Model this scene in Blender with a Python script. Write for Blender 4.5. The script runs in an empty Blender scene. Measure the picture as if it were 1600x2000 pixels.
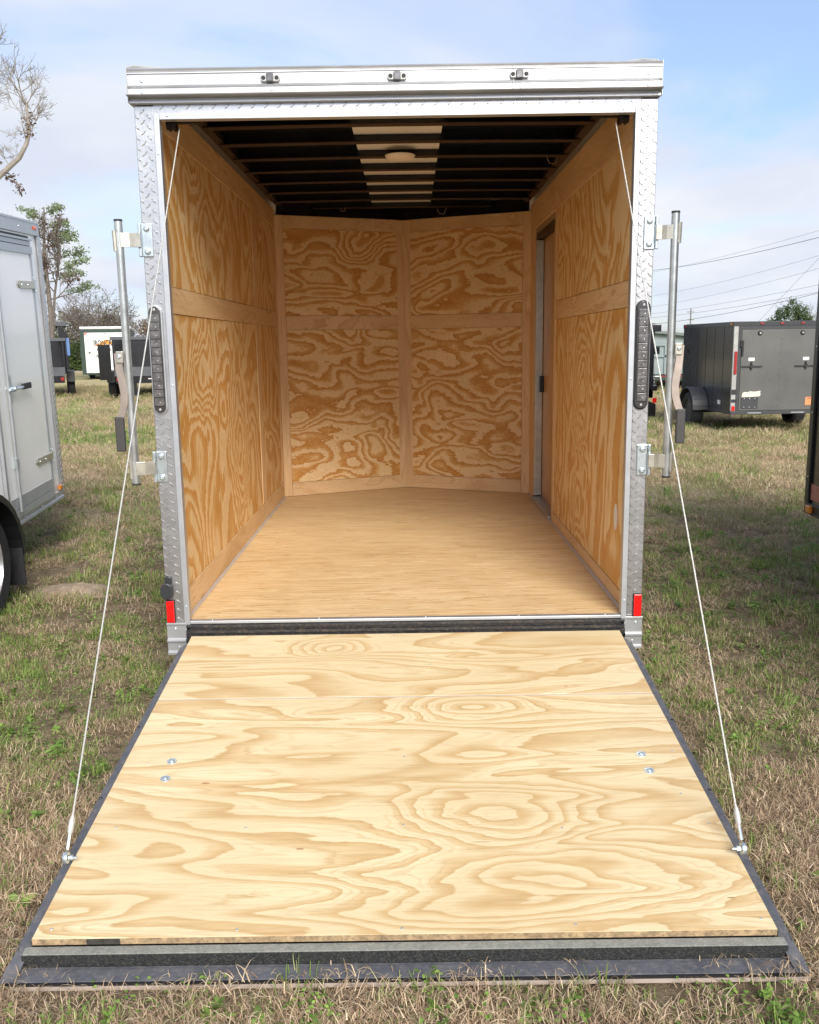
import bpy, bmesh, math, random
import numpy as np
from math import sin, cos, pi, radians
from mathutils import Vector, Matrix, noise as mnoise
random.seed(7)
SC = bpy.context.scene
COL = SC.collection
# ------------------------------------------------------------------ camera
F, PITCH, YAW, ROLL = 1768.3, 0.1835, -0.0019, 0.0148
CAM = Vector((0.0327, -3.834, 1.486))
cam = bpy.data.cameras.new('camera')
cam.sensor_fit = 'AUTO'; cam.sensor_width = 36; cam.lens = F / 2000 * 36
cam.clip_start = 0.05; cam.clip_end = 2000
camo = bpy.data.objects.new('camera', cam); COL.objects.link(camo)
fw = Vector((sin(YAW) * cos(PITCH), cos(YAW) * cos(PITCH), -sin(PITCH)))
rt = Vector((cos(YAW), -sin(YAW), 0)); dn = fw.cross(rt)
r2 = cos(ROLL) * rt + sin(ROLL) * dn; d2 = -sin(ROLL) * rt + cos(ROLL) * dn
camo.matrix_world = Matrix(((r2.x, -d2.x, -fw.x, CAM.x), (r2.y, -d2.y, -fw.y, CAM.y), (r2.z, -d2.z, -fw.z, CAM.z), (0, 0, 0, 1)))
SC.camera = camo
SC.view_settings.view_transform = 'Standard'
SC.view_settings.look = 'None'
SC.view_settings.gamma = 1
SC.view_settings.use_curve_mapping = False
SC.view_settings.exposure = 0.30
SC.cycles.diffuse_bounces = 8; SC.cycles.max_bounces = 14; SC.cycles.transparent_max_bounces = 12
# ------------------------------------------------------------------ sky and sun
SUN_EL, SUN_AZ = radians(34), radians(13)       # from behind the camera, a little to its right
sdir = Vector((sin(SUN_AZ) * cos(SUN_EL), -cos(SUN_AZ) * cos(SUN_EL), sin(SUN_EL)))
w = bpy.data.worlds.new('World'); SC.world = w; w.use_nodes = True
nt = w.node_tree; nt.nodes.clear()
def N(nt, t, **kw):
    n = nt.nodes.new(t)
    for k, v in kw.items():
        if k == 'inp':
            for a, b in v.items(): n.inputs[a].default_value = b
        else: setattr(n, k, v)
    return n
def L(nt, a, b): nt.links.new(a, b)
def ramp_node(nt, stops, interp='LINEAR'):
    n = nt.nodes.new('ShaderNodeValToRGB'); cr = n.color_ramp; cr.interpolation = interp
    while len(cr.elements) > 1: cr.elements.remove(cr.elements[-1])
    cr.elements[0].position = stops[0][0]; c = stops[0][1]; cr.elements[0].color = (*c, 1) if len(c) == 3 else c
    for p, c in stops[1:]:
        e = cr.elements.new(p); e.color = (*c, 1) if len(c) == 3 else c
    return n
def g3(v): return (v, v, v)
sky = N(nt, 'ShaderNodeTexSky', sky_type='NISHITA', sun_disc=False, sun_elevation=SUN_EL,
        sun_rotation=math.atan2(sdir.x, sdir.y), air_density=1.0, dust_density=0.6, ozone_density=2.5)
tc = N(nt, 'ShaderNodeTexCoord')
sep = N(nt, 'ShaderNodeSeparateXYZ'); L(nt, tc.outputs['Generated'], sep.inputs[0])
zc = N(nt, 'ShaderNodeMath', operation='MAXIMUM', inp={1: 0.0}); L(nt, sep.outputs[2], zc.inputs[0])
za = N(nt, 'ShaderNodeMath', operation='ADD', inp={1: 0.22}); L(nt, zc.outputs[0], za.inputs[0])
dx = N(nt, 'ShaderNodeMath', operation='DIVIDE'); L(nt, sep.outputs[0], dx.inputs[0]); L(nt, za.outputs[0], dx.inputs[1])
dy = N(nt, 'ShaderNodeMath', operation='DIVIDE'); L(nt, sep.outputs[1], dy.inputs[0]); L(nt, za.outputs[0], dy.inputs[1])
cmb = N(nt, 'ShaderNodeCombineXYZ', inp={2: 3.7}); L(nt, dx.outputs[0], cmb.inputs[0]); L(nt, dy.outputs[0], cmb.inputs[1])
n1 = N(nt, 'ShaderNodeTexNoise', inp={'Scale': 0.7, 'Detail': 6.0, 'Roughness': 0.52, 'Distortion': 0.3})
L(nt, cmb.outputs[0], n1.inputs['Vector'])
cr = ramp_node(nt, [(0.40, g3(0.10)), (0.48, g3(0.60)), (0.56, g3(1.0))], 'EASE'); L(nt, n1.outputs[0], cr.inputs[0])
skg = N(nt, 'ShaderNodeMix', data_type='RGBA', blend_type='MULTIPLY'); skg.inputs[0].default_value = 1
L(nt, sky.outputs[0], skg.inputs[6]); hz = ramp_node(nt, [(0.0, (.95, 1.0, 1.25)), (.12, (1.25, 1.3, 1.5)), (.45, (2.1, 1.85, 1.8))]); L(nt, zc.outputs[0], hz.inputs[0]); L(nt, hz.outputs[0], skg.inputs[7])
mix = N(nt, 'ShaderNodeMix', data_type='RGBA'); L(nt, cr.outputs[0], mix.inputs[0]); L(nt, skg.outputs[2], mix.inputs[6])
n2 = N(nt, 'ShaderNodeTexNoise', inp={'Scale': 1.6, 'Detail': 4.0}); L(nt, cmb.outputs[0], n2.inputs['Vector'])
cc = ramp_node(nt, [(0.35, (6.0, 6.5, 7.6)), (0.65, (7.4, 7.6, 8.1))]); L(nt, n2.outputs[0], cc.inputs[0])
L(nt, cc.outputs[0], mix.inputs[7])
bg = N(nt, 'ShaderNodeBackground', inp={'Strength': 0.10}); L(nt, mix.outputs[2], bg.inputs[0])
wo = N(nt, 'ShaderNodeOutputWorld'); L(nt, bg.outputs[0], wo.inputs[0])
sun = bpy.data.lights.new('sun', 'SUN'); sun.energy = 4.0; sun.angle = radians(28); sun.color = (1.0, 0.95, 0.87)
suno = bpy.data.objects.new('sun', sun); COL.objects.link(suno)
suno.rotation_euler = sdir.to_track_quat('Z', 'Y').to_euler()
GZ = -0.065                                      # height of the ground

# ------------------------------------------------------------------ mesh helpers
class MB:
    def __init__(s): s.v = []; s.f = []; s.sm = False
    def add(s, vs, fs):
        o = len(s.v); s.v += [tuple(v) for v in vs]; s.f += [tuple(i + o for i in f) for f in fs]; return s
    def box(s, x0, x1, y0, y1, z0, z1, M=None):
        vs = [Vector((x, y, z)) for x in (x0, x1) for y in (y0, y1) for z in (z0, z1)]
        if M is not None: vs = [M @ v for v in vs]
        return s.add(vs, [(0, 1, 3, 2), (4, 6, 7, 5), (0, 4, 5, 1), (2, 3, 7, 6), (0, 2, 6, 4), (1, 5, 7, 3)])
    def tube(s, pts, r, n=8, cap=True):
        pts = [Vector(p) for p in pts]; R = r if isinstance(r, (list, tuple)) else [r] * len(pts)
        rings = []; up = None
        for i, p in enumerate(pts):
            t = (pts[min(i + 1, len(pts) - 1)] - pts[max(i - 1, 0)]).normalized()
            if up is None:
                up = Vector((0, 0, 1)) if abs(t.z) < .9 else Vector((1, 0, 0))
            a = t.cross(up).normalized(); b = a.cross(t).normalized(); up = b
            rings.append([p + (a * cos(2 * pi * k / n) + b * sin(2 * pi * k / n)) * R[i] for k in range(n)])
        o = len(s.v)
        for rg in rings: s.v += [tuple(q) for q in rg]
        for i in range(len(pts) - 1):
            for k in range(n):
                k2 = (k + 1) % n
                s.f.append((o + i * n + k, o + i * n + k2, o + (i + 1) * n + k2, o + (i + 1) * n + k))
        if cap:
            s.f.append(tuple(o + k for k in range(n))[::-1]); s.f.append(tuple(o + (len(pts) - 1) * n + k for k in range(n)))
        return s
    def prism(s, poly, axis, a, b, M=None):      # poly in the two other axes, extruded along axis a..b
        n = len(poly); vs = []
        for t in (a, b):
            for (u, v) in poly:
                p = {'x': (t, u, v), 'y': (u, t, v), 'z': (u, v, t)}[axis]
                vs.append(Vector(p) if M is None else M @ Vector(p))
        fs = [(i, (i + 1) % n, n + (i + 1) % n, n + i) for i in range(n)] + [tuple(range(n))[::-1], tuple(range(n, 2 * n))]
        return s.add(vs, fs)
    def lathe(s, prof, M, n=16):                 # prof: (r, h) along local Z
        o = len(s.v)
        for r, h in prof:
            for k in range(n): s.v.append(tuple(M @ Vector((r * cos(2 * pi * k / n), r * sin(2 * pi * k / n), h))))
        for i in range(len(prof) - 1):
            for k in range(n):
                k2 = (k + 1) % n
                s.f.append((o + i * n + k, o + i * n + k2, o + (i + 1) * n + k2, o + (i + 1) * n + k))
        return s
def axis_m(p, d, up=(0, 0, 1)):
    z = Vector(d).normalized(); u = Vector(up)
    if abs(z.dot(u)) > .95: u = Vector((1, 0, 0))
    x = u.cross(z).normalized(); y = z.cross(x)
    return Matrix(((x.x, y.x, z.x, p[0]), (x.y, y.y, z.y, p[1]), (x.z, y.z, z.z, p[2]), (0, 0, 0, 1)))
def tag(o, label=None, cat=None, group=None, kind=None):
    if label: o['label'] = label
    if cat: o['category'] = cat
    if group: o['group'] = group
    if kind: o['kind'] = kind
    return o
def mk(name, mb, mat, parent=None, kind=None, smooth=False, bevel=0, loc=None, auto=None):
    me = bpy.data.meshes.new(name); me.from_pydata(mb.v, [], mb.f); me.update()
    bm = bmesh.new(); bm.from_mesh(me); bmesh.ops.recalc_face_normals(bm, faces=bm.faces)
    bm.to_mesh(me); bm.free()
    me.materials.append(mat)
    if smooth:
        me.polygons.foreach_set('use_smooth', [True] * len(me.polygons))
        try: me.set_sharp_from_angle(angle=radians(40))
        except Exception: pass
    o = bpy.data.objects.new(name, me); COL.objects.link(o)
    if parent: o.parent = parent
    if loc: o.location = loc
    if kind: o['kind'] = kind
    if bevel:
        b = o.modifiers.new('bevel', 'BEVEL'); b.width = bevel; b.segments = 2; b.limit_method = 'ANGLE'; b.angle_limit = radians(40)
    return o
def empty(name, loc, rot=(0, 0, 0)):
    o = bpy.data.objects.new(name, None); COL.objects.link(o); o.location = loc; o.rotation_euler = rot; o.empty_display_size = .2
    return o
def link_copy(o, parent, loc=None, rot=None):
    c = o.copy(); COL.objects.link(c); c.parent = parent
    if loc is not None: c.location = loc
    if rot is not None: c.rotation_euler = rot
    return c
def copy_tree(o, parent=None):
    c = o.copy(); COL.objects.link(c); c.parent = parent
    for ch in list(o.children): copy_tree(ch, c)
    return c

# ------------------------------------------------------------------ materials
def new_mat(name):
    m = bpy.data.materials.new(name); m.use_nodes = True
    nt = m.node_tree; b = nt.nodes['Principled BSDF']; return m, nt, b
def mat(name, col, rough=.6, metal=0.0, var=.12, nscale=8.0, bump=0.0, bscale=60, coat=0.0, spec=.5, dirt=None):
    m, nt, b = new_mat(name)
    tc = N(nt, 'ShaderNodeTexCoord')
    n = N(nt, 'ShaderNodeTexNoise', inp={'Scale': nscale, 'Detail': 6.0, 'Roughness': .6}); L(nt, tc.outputs['Object'], n.inputs['Vector'])
    lo = tuple(c * (1 - var) for c in col); hi = tuple(min(1, c * (1 + var)) for c in col)
    r = ramp_node(nt, [(.3, lo), (.7, hi)]); L(nt, n.outputs[0], r.inputs[0])
    out = r.outputs[0]
    if dirt:
        n3 = N(nt, 'ShaderNodeTexNoise', inp={'Scale': nscale * 2.7, 'Detail': 8.0, 'Roughness': .7}); L(nt, tc.outputs['Object'], n3.inputs['Vector'])
        r3 = ramp_node(nt, [(.48, g3(0)), (.72, g3(1))]); L(nt, n3.outputs[0], r3.inputs[0])
        mx = N(nt, 'ShaderNodeMix', data_type='RGBA'); L(nt, r3.outputs[0], mx.inputs[0]); L(nt, out, mx.inputs[6]); mx.inputs[7].default_value = (*dirt, 1)
        out = mx.outputs[2]
    L(nt, out, b.inputs['Base Color'])
    rr = N(nt, 'ShaderNodeMapRange', inp={3: max(0, rough - .08), 4: min(1, rough + .1)}); L(nt, n.outputs[0], rr.inputs[0]); L(nt, rr.outputs[0], b.inputs['Roughness'])
    b.inputs['Metallic'].default_value = metal; b.inputs['Coat Weight'].default_value = coat; b.inputs['Coat Roughness'].default_value = .08
    b.inputs['Specular IOR Level'].default_value = spec
    if bump:
        n2 = N(nt, 'ShaderNodeTexNoise', inp={'Scale': bscale, 'Detail': 5.0}); L(nt, tc.outputs['Object'], n2.inputs['Vector'])
        bp = N(nt, 'ShaderNodeBump', inp={'Strength': bump, 'Distance': .01}); L(nt, n2.outputs[0], bp.inputs['Height']); L(nt, bp.outputs[0], b.inputs['Normal'])
    return m
def ply(name, grain, light, mid, dark, K=9.0, sc=1.0, seed=0.0, knots=(), jag=.05, rough=.55, soft=.5, stretch=4.5, fine=.10, coat=0.0, dist=.9, grad=None, rings=3.0, line=.13, fib=.10):
    """rotary cut plywood: level lines of a stretched field; grain = axis of the grain, other axes across"""
    m, nt, b = new_mat(name)
    tc = N(nt, 'ShaderNodeTexCoord')
    def mapped(along, across, off=0.0):
        s = [across] * 3; s['xyz'.index(grain)] = along
        mp = N(nt, 'ShaderNodeMapping'); mp.inputs['Scale'].default_value = s; mp.inputs['Location'].default_value = (seed + off, seed * .7 - off, seed * 1.3)
        L(nt, tc.outputs['Object'], mp.inputs['Vector']); return mp.outputs[0]
    h = N(nt, 'ShaderNodeTexNoise', inp={'Scale': sc, 'Detail': 1.6, 'Roughness': .42, 'Distortion': dist}); L(nt, mapped(1.0, stretch), h.inputs['Vector'])
    cur = h.outputs[0]
    if grad:
        dp = N(nt, 'ShaderNodeVectorMath', operation='DOT_PRODUCT'); L(nt, tc.outputs['Object'], dp.inputs[0]); dp.inputs[1].default_value = grad
        ga = N(nt, 'ShaderNodeMath', operation='ADD'); L(nt, cur, ga.inputs[0]); L(nt, dp.outputs['Value'], ga.inputs[1]); cur = ga.outputs[0]
    for (px, py, pz, ra, rc, amp) in knots:
        vs = N(nt, 'ShaderNodeVectorMath', operation='SUBTRACT'); L(nt, tc.outputs['Object'], vs.inputs[0]); vs.inputs[1].default_value = (px, py, pz)
        s = [1 / rc] * 3; s['xyz'.index(grain)] = 1 / ra
        vm = N(nt, 'ShaderNodeVectorMath', operation='MULTIPLY'); L(nt, vs.outputs[0], vm.inputs[0]); vm.inputs[1].default_value = s
        nd = N(nt, 'ShaderNodeTexNoise', inp={'Scale': 3.0, 'Detail': 2.0}); L(nt, mapped(1.5, 3.0, 4.0), nd.inputs['Vector'])
        ns = N(nt, 'ShaderNodeVectorMath', operation='SCALE'); L(nt, nd.outputs['Color'], ns.inputs[0]); ns.inputs['Scale'].default_value = .9
        va = N(nt, 'ShaderNodeVectorMath', operation='ADD'); L(nt, vm.outputs[0], va.inputs[0]); L(nt, ns.outputs[0], va.inputs[1])
        va2 = N(nt, 'ShaderNodeVectorMath', operation='SUBTRACT'); L(nt, va.outputs[0], va2.inputs[0]); va2.inputs[1].default_value = (.45, .45, .45)
        ln = N(nt, 'ShaderNodeVectorMath', operation='LENGTH'); L(nt, va2.outputs[0], ln.inputs[0])
        sm = N(nt, 'ShaderNodeMapRange', interpolation_type='SMOOTHSTEP', inp={1: 0.0, 2: 2.2, 3: amp, 4: 0.0}); L(nt, ln.outputs['Value'], sm.inputs[0])
        ad = N(nt, 'ShaderNodeMath', operation='ADD'); L(nt, cur, ad.inputs[0]); L(nt, sm.outputs[0], ad.inputs[1]); cur = ad.outputs[0]
    j = N(nt, 'ShaderNodeTexNoise', inp={'Scale': 1.0, 'Detail': 3.0, 'Roughness': .7}); L(nt, mapped(9, 55), j.inputs['Vector'])
    jm = N(nt, 'ShaderNodeMath', operation='MULTIPLY_ADD', inp={1: jag, 2: -jag / 2}); L(nt, j.outputs[0], jm.inputs[0])
    a = N(nt, 'ShaderNodeMath', operation='ADD'); L(nt, cur, a.inputs[0]); L(nt, jm.outputs[0], a.inputs[1])
    k = N(nt, 'ShaderNodeMath', operation='MULTIPLY', inp={1: K}); L(nt, a.outputs[0], k.inputs[0])
    fr = N(nt, 'ShaderNodeMath', operation='FRACT'); L(nt, k.outputs[0], fr.inputs[0])
    cr = ramp_node(nt, [(0, light), (.40, light), (.40 + .28 * soft, mid), (.88, dark), (.95, dark), (1.0, light)]); L(nt, fr.outputs[0], cr.inputs[0])
    g = N(nt, 'ShaderNodeTexNoise', inp={'Scale': 1.0, 'Detail': 5.0, 'Roughness': .75}); L(nt, mapped(6, 260), g.inputs['Vector'])
    gr = ramp_node(nt, [(.3, g3(1 - fine * 1.6)), (.7, g3(1 + fine * .4))]); L(nt, g.outputs[0], gr.inputs[0])
    mx = N(nt, 'ShaderNodeMix', data_type='RGBA', blend_type='MULTIPLY'); mx.inputs[0].default_value = 1; L(nt, cr.outputs[0], mx.inputs[6]); L(nt, gr.outputs[0], mx.inputs[7])
    bl = N(nt, 'ShaderNodeTexNoise', inp={'Scale': 1.0, 'Detail': 3.0}); L(nt, mapped(1.6, 3.2, 9.0), bl.inputs['Vector'])
    br = ramp_node(nt, [(.3, (.90, .86, .80)), (.7, (1.04, 1.04, 1.05))]); L(nt, bl.outputs[0], br.inputs[0])
    m2 = N(nt, 'ShaderNodeMix', data_type='RGBA', blend_type='MULTIPLY'); m2.inputs[0].default_value = 1; L(nt, mx.outputs[2], m2.inputs[6]); L(nt, br.outputs[0], m2.inputs[7])
    k3 = N(nt, 'ShaderNodeMath', operation='MULTIPLY', inp={1: K * rings}); L(nt, a.outputs[0], k3.inputs[0])
    f3 = N(nt, 'ShaderNodeMath', operation='FRACT'); L(nt, k3.outputs[0], f3.inputs[0])
    q = 1 - line; r3 = ramp_node(nt, [(0, g3(1)), (.62, g3(1)), (.86, (q, q * .94, q * .86)), (.94, (q, q * .94, q * .86)), (1, g3(1))]); L(nt, f3.outputs[0], r3.inputs[0])
    rm_ = ramp_node(nt, [(.42, g3(0)), (.60, g3(1))]); L(nt, bl.outputs[0], rm_.inputs[0])
    m3 = N(nt, 'ShaderNodeMix', data_type='RGBA', blend_type='MULTIPLY'); L(nt, rm_.outputs[0], m3.inputs[0]); L(nt, m2.outputs[2], m3.inputs[6]); L(nt, r3.outputs[0], m3.inputs[7])
    fb = N(nt, 'ShaderNodeTexNoise', inp={'Scale': 1.0, 'Detail': 3.0, 'Roughness': .8}); L(nt, mapped(5, 110, 2.0), fb.inputs['Vector'])
    fr4 = ramp_node(nt, [(.32, (1 - fib * 1.4, 1 - fib * 1.7, 1 - fib * 2.2)), (.5, g3(1)), (.72, g3(1 + fib * .35))]); L(nt, fb.outputs[0], fr4.inputs[0])
    m4 = N(nt, 'ShaderNodeMix', data_type='RGBA', blend_type='MULTIPLY'); m4.inputs[0].default_value = 1; L(nt, m3.outputs[2], m4.inputs[6]); L(nt, fr4.outputs[0], m4.inputs[7])
    L(nt, m4.outputs[2], b.inputs['Base Color'])
    b.inputs['Roughness'].default_value = rough; b.inputs['Coat Weight'].default_value = coat; b.inputs['Coat Roughness'].default_value = .35
    bp = N(nt, 'ShaderNodeBump', inp={'Strength': .12, 'Distance': .002}); L(nt, g.outputs[0], bp.inputs['Height']); L(nt, bp.outputs[0], b.inputs['Normal'])
    return m

M_ramp = ply('pale_plywood', 'x', (.74, .61, .38), (.67, .515, .29), (.60, .425, .21), K=9, sc=1.05, seed=3.1, stretch=5.0, dist=.6, grad=(.02, .42, 0), jag=.035, soft=.9, fine=.05,
             knots=[(.28, -1.24, .09, .20, .075, .34), (.27, -1.36, .08, .20, .07, .34), (.36, -1.66, .04, .34, .13, .40), (-.31, -.15, .22, .10, .06, .40), (.22, -.68, .16, .16, .06, .3)])
M_ramp2 = ply('pale_plywood_upper', 'x', (.74, .61, .38), (.675, .52, .295), (.615, .44, .22), K=8, sc=1.0, seed=8.6, stretch=4.5, dist=.6, grad=(.02, .38, 0), jag=.03, soft=1.0, fine=.05,
              knots=[(-.31, -.16, .22, .11, .06, .45), (.45, -.3, .2, .3, .08, .25)])
M_floor = ply('floor_plywood', 'x', (.88, .67, .385), (.81, .57, .29), (.69, .46, .22), K=8, sc=.9, seed=1.7, stretch=20, jag=.10, soft=1.0, fine=.2, coat=.15)
WL, WM, WD = (.90, .67, .36), (.77, .47, .17), (.69, .345, .08)
M_wl = ply('left_wall_plywood', 'z', WL, WM, WD, K=10, sc=1.1, seed=5.3, stretch=1.35, jag=.10, soft=.4, dist=1.0, grad=(0, .14, .06),
           knots=[(-.97, 1.55, .98, .34, .20, .55), (-.97, .62, 1.36, .16, .22, .45), (-.97, .95, 1.98, .35, .3, .35)])
M_wr = ply('right_wall_plywood', 'z', WL, WM, WD, K=10, sc=1.1, seed=12.9, stretch=1.35, jag=.10, soft=.4, dist=1.0, grad=(0, -.14, .06),
           knots=[(.97, 1.15, 1.17, .24, .17, .6), (.97, 1.2, .58, .15, .16, .4), (.97, 1.5, 2.0, .5, .3, .4)])
M_nose = [ply('nose_plywood_%s' % c, 'x', WL, WM, (.62, .285, .05), K=k, sc=1.0, seed=s, stretch=4.6, jag=.10, soft=.4, dist=.4, grad=(0, 0, .62), knots=kn) for c, k, s, kn in
          (('upper', 8, 21.3, [(-.35, 3.55, 2.25, .12, .10, .45)]), ('lower', 9, 33.1, []), ('right', 8, 44.7, [(.3, 3.5, 1.5, .2, .1, .3)]), ('right_lower', 9, 57.2, []))]
M_batten = ply('plain_batten_wood', 'z', (.80, .57, .32), (.78, .55, .30), (.72, .48, .25), K=3, sc=1, seed=2, stretch=6, jag=.1, soft=1, fine=.05)
M_batten_h = ply('plain_batten_wood_flat', 'x', (.80, .57, .32), (.78, .55, .30), (.71, .475, .245), K=3, sc=1, seed=4, stretch=6, jag=.1, soft=1, fine=.05)
M_batten_y = ply('plain_batten_wood_long', 'y', (.80, .57, .32), (.78, .55, .30), (.71, .475, .245), K=3, sc=1, seed=6, stretch=6, jag=.1, soft=1, fine=.05)
M_edge = mat('plywood_edge', (.38, .27, .15), .8, var=.4, nscale=40, dirt=(.12, .09, .06))
M_caulk = mat('grey_filler', (.50, .43, .37), .7, var=.1)
M_alu = mat('mill_aluminium', (.53, .535, .54), .42, .8, var=.10, nscale=5)
M_alu2 = mat('satin_aluminium_trim', (.50, .52, .54), .42, .7, var=.05, nscale=12)
M_tread = mat('tread_plate', (.54, .54, .54), .34, .92, var=.05, nscale=14, bump=.05)
M_zinc = mat('zinc_plated_steel', (.62, .68, .70), .32, .85, var=.14, nscale=30)
M_zinc_y = mat('yellowed_zinc', (.54, .51, .43), .35, .8, var=.15, nscale=22)
M_bar = mat('galvanised_bar', (.58, .60, .58), .30, .85, var=.15, nscale=18)
M_rubber = mat('black_rubber', (.022, .022, .024), .62, var=.3, nscale=25)
M_grip = mat('dark_vinyl_grip', (.05, .047, .045), .55, var=.15)
M_seal = mat('black_sill_rubber', (.02, .021, .024), .38, var=.3, nscale=30, dirt=(.11, .085, .06))
M_flange = mat('slate_painted_steel', (.085, .088, .10), .55, var=.25, nscale=14, dirt=(.16, .15, .145), bump=.2, bscale=90)
M_step = mat('dusty_bed_liner', (.22, .225, .20), .9, var=.2, nscale=30, bump=.5, bscale=300, dirt=(.32, .31, .27))
M_stepf = mat('coarse_black_bed_liner', (.022, .024, .024), .75, var=.5, nscale=60, bump=1.0, bscale=260, dirt=(.10, .105, .09))
M_stain = mat('soot_stain', (.05, .047, .04), .8, var=.4, nscale=40)
M_black = mat('satin_black_paint', (.012, .012, .014), .35, var=.2, nscale=6)
M_tar = mat('glossy_black_undercoat', (.006, .006, .008), .22, var=.4, nscale=8, bump=.4, bscale=14)
M_bow = mat('floor_tinted_steel', (.024, .014, .010), .45, .0, spec=.25, var=.3, nscale=9)  # black steel; the plywood floor's brown reflection is put into its colour
M_ceil = mat('pale_ceiling_sheet', (.74, .75, .74), .6, var=.05)
M_dome = mat('cream_dome_lens', (.86, .80, .70), .4, var=.03)
M_white = mat('white_painted_panel', (.92, .92, .905), .18, var=.015, bump=.12, bscale=2.2, nscale=2, coat=.6)
M_red = mat('red_lens', (.75, .006, .006), .25, var=.08, coat=.7, nscale=60)
M_redx = mat('dull_red_lens', (.30, .015, .015), .3, var=.1, coat=.5)
M_amber = mat('amber_lens', (.62, .20, .02), .25, var=.1, coat=.6, nscale=40)
M_orange_l = mat('orange_red_lens', (.75, .10, .02), .25, var=.1, coat=.6, nscale=40)
M_smoke = mat('smoked_lens', (.045, .043, .045), .15, var=.5, nscale=35, coat=.8)
M_smoke2 = mat('smoked_lens_ribbed', (.13, .125, .125), .3, .4, var=.6, nscale=45, coat=.8)
M_led = mat('clear_led_dot', (.48, .47, .43), .15, .3, var=.1)
M_bezel = mat('grey_bezel', (.42, .42, .40), .4, .4, var=.1)
M_greyp = mat('charcoal_shaded_panel', (.060, .062, .068), .24, .35, var=.10, bump=.25, bscale=2.5, nscale=2.2, coat=.3)  # charcoal painted darker and bluer for the shade on the trailer's side
M_greyd = mat('charcoal_lit_rear_door', (.135, .137, .13), .34, .35, var=.12, bump=.3, bscale=2.2, nscale=1.8, coat=.3)  # same charcoal, painted lighter for light the rear catches from the grass
M_dkgrey = mat('dark_grey_trim', (.045, .047, .05), .45, var=.1)
M_blk = mat('gloss_black_steel', (.010, .010, .013), .25, var=.2, coat=.4)
M_wallg = mat('grey_bed_liner', (.075, .08, .09), .6, var=.2, nscale=5)
M_blue = mat('blue_tarpaulin', (.10, .20, .42), .5, var=.1)
M_paper = mat('white_sticker', (.75, .73, .70), .6, var=.04)
M_paper2 = mat('torn_cream_paper', (.68, .62, .50), .7, var=.08, nscale=30)
M_osticker = mat('orange_sticker', (.80, .26, .10), .6, var=.06, nscale=30)
M_rsticker = mat('faded_red_sticker', (.42, .17, .12), .6, var=.25, nscale=40)
M_green_c = mat('sage_green_steel', (.22, .27, .27), .55, var=.12, nscale=3)
M_green_d = mat('dark_green_steel', (.02, .04, .03), .5, var=.2)
M_tyre = mat('tyre_rubber', (.016, .016, .018), .75, var=.25, nscale=20, bump=.3)
M_rim = mat('silver_rim', (.60, .60, .60), .3, .8, var=.05)
M_logo_o = mat('orange_logo_print', (.80, .32, .03), .5, var=.05)
M_logo_k = mat('dark_logo_print', (.03, .03, .03), .5, var=.05)
M_roofg = mat('grey_green_metal_roof', (.13, .16, .15), .5, var=.1)
M_wire = mat('power_line_cable', (.05, .05, .055), .6)
M_pole = mat('weathered_pole', (.16, .15, .14), .8)
M_cable = mat('coated_wire_rope', (.62, .62, .58), .35, .5, var=.08, nscale=200, bump=.4, bscale=900)
M_bark = mat('grey_bark', (.15, .13, .11), .9, var=.3, nscale=4)
M_bark2 = mat('pale_bark', (.27, .245, .21), .9, var=.3, nscale=4)
def leaf_mat(name, c, var=.35, trans=.25):
    m, nt, b = new_mat(name)
    tc = N(nt, 'ShaderNodeNewGeometry')
    r = ramp_node(nt, [(0, tuple(x * (1 - var) for x in c)), (.6, c), (1, tuple(min(1, x * (1 + var)) for x in c))]); L(nt, tc.outputs['Random Per Island'], r.inputs[0])
    L(nt, r.outputs[0], b.inputs['Base Color']); b.inputs['Roughness'].default_value = .6
    tr = N(nt, 'ShaderNodeBsdfTranslucent'); L(nt, r.outputs[0], tr.inputs[0])
    mx = N(nt, 'ShaderNodeMixShader', inp={0: trans}); out = nt.nodes['Material Output']
    L(nt, b.outputs[0], mx.inputs[1]); L(nt, tr.outputs[0], mx.inputs[2]); L(nt, mx.outputs[0], out.inputs[0])
    return m
M_pine = leaf_mat('pine_needles', (.19, .245, .12))
M_oak = leaf_mat('oak_leaves', (.065, .105, .03))
M_deadleaf = leaf_mat('dead_brown_leaves', (.15, .10, .07))
M_shrub = leaf_mat('olive_shrub_leaves', (.16, .15, .08))
M_shrubg = leaf_mat('green_shrub_leaves', (.09, .13, .04))
M_shrubb = leaf_mat('brown_thicket_twigs', (.22, .175, .13))

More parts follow.
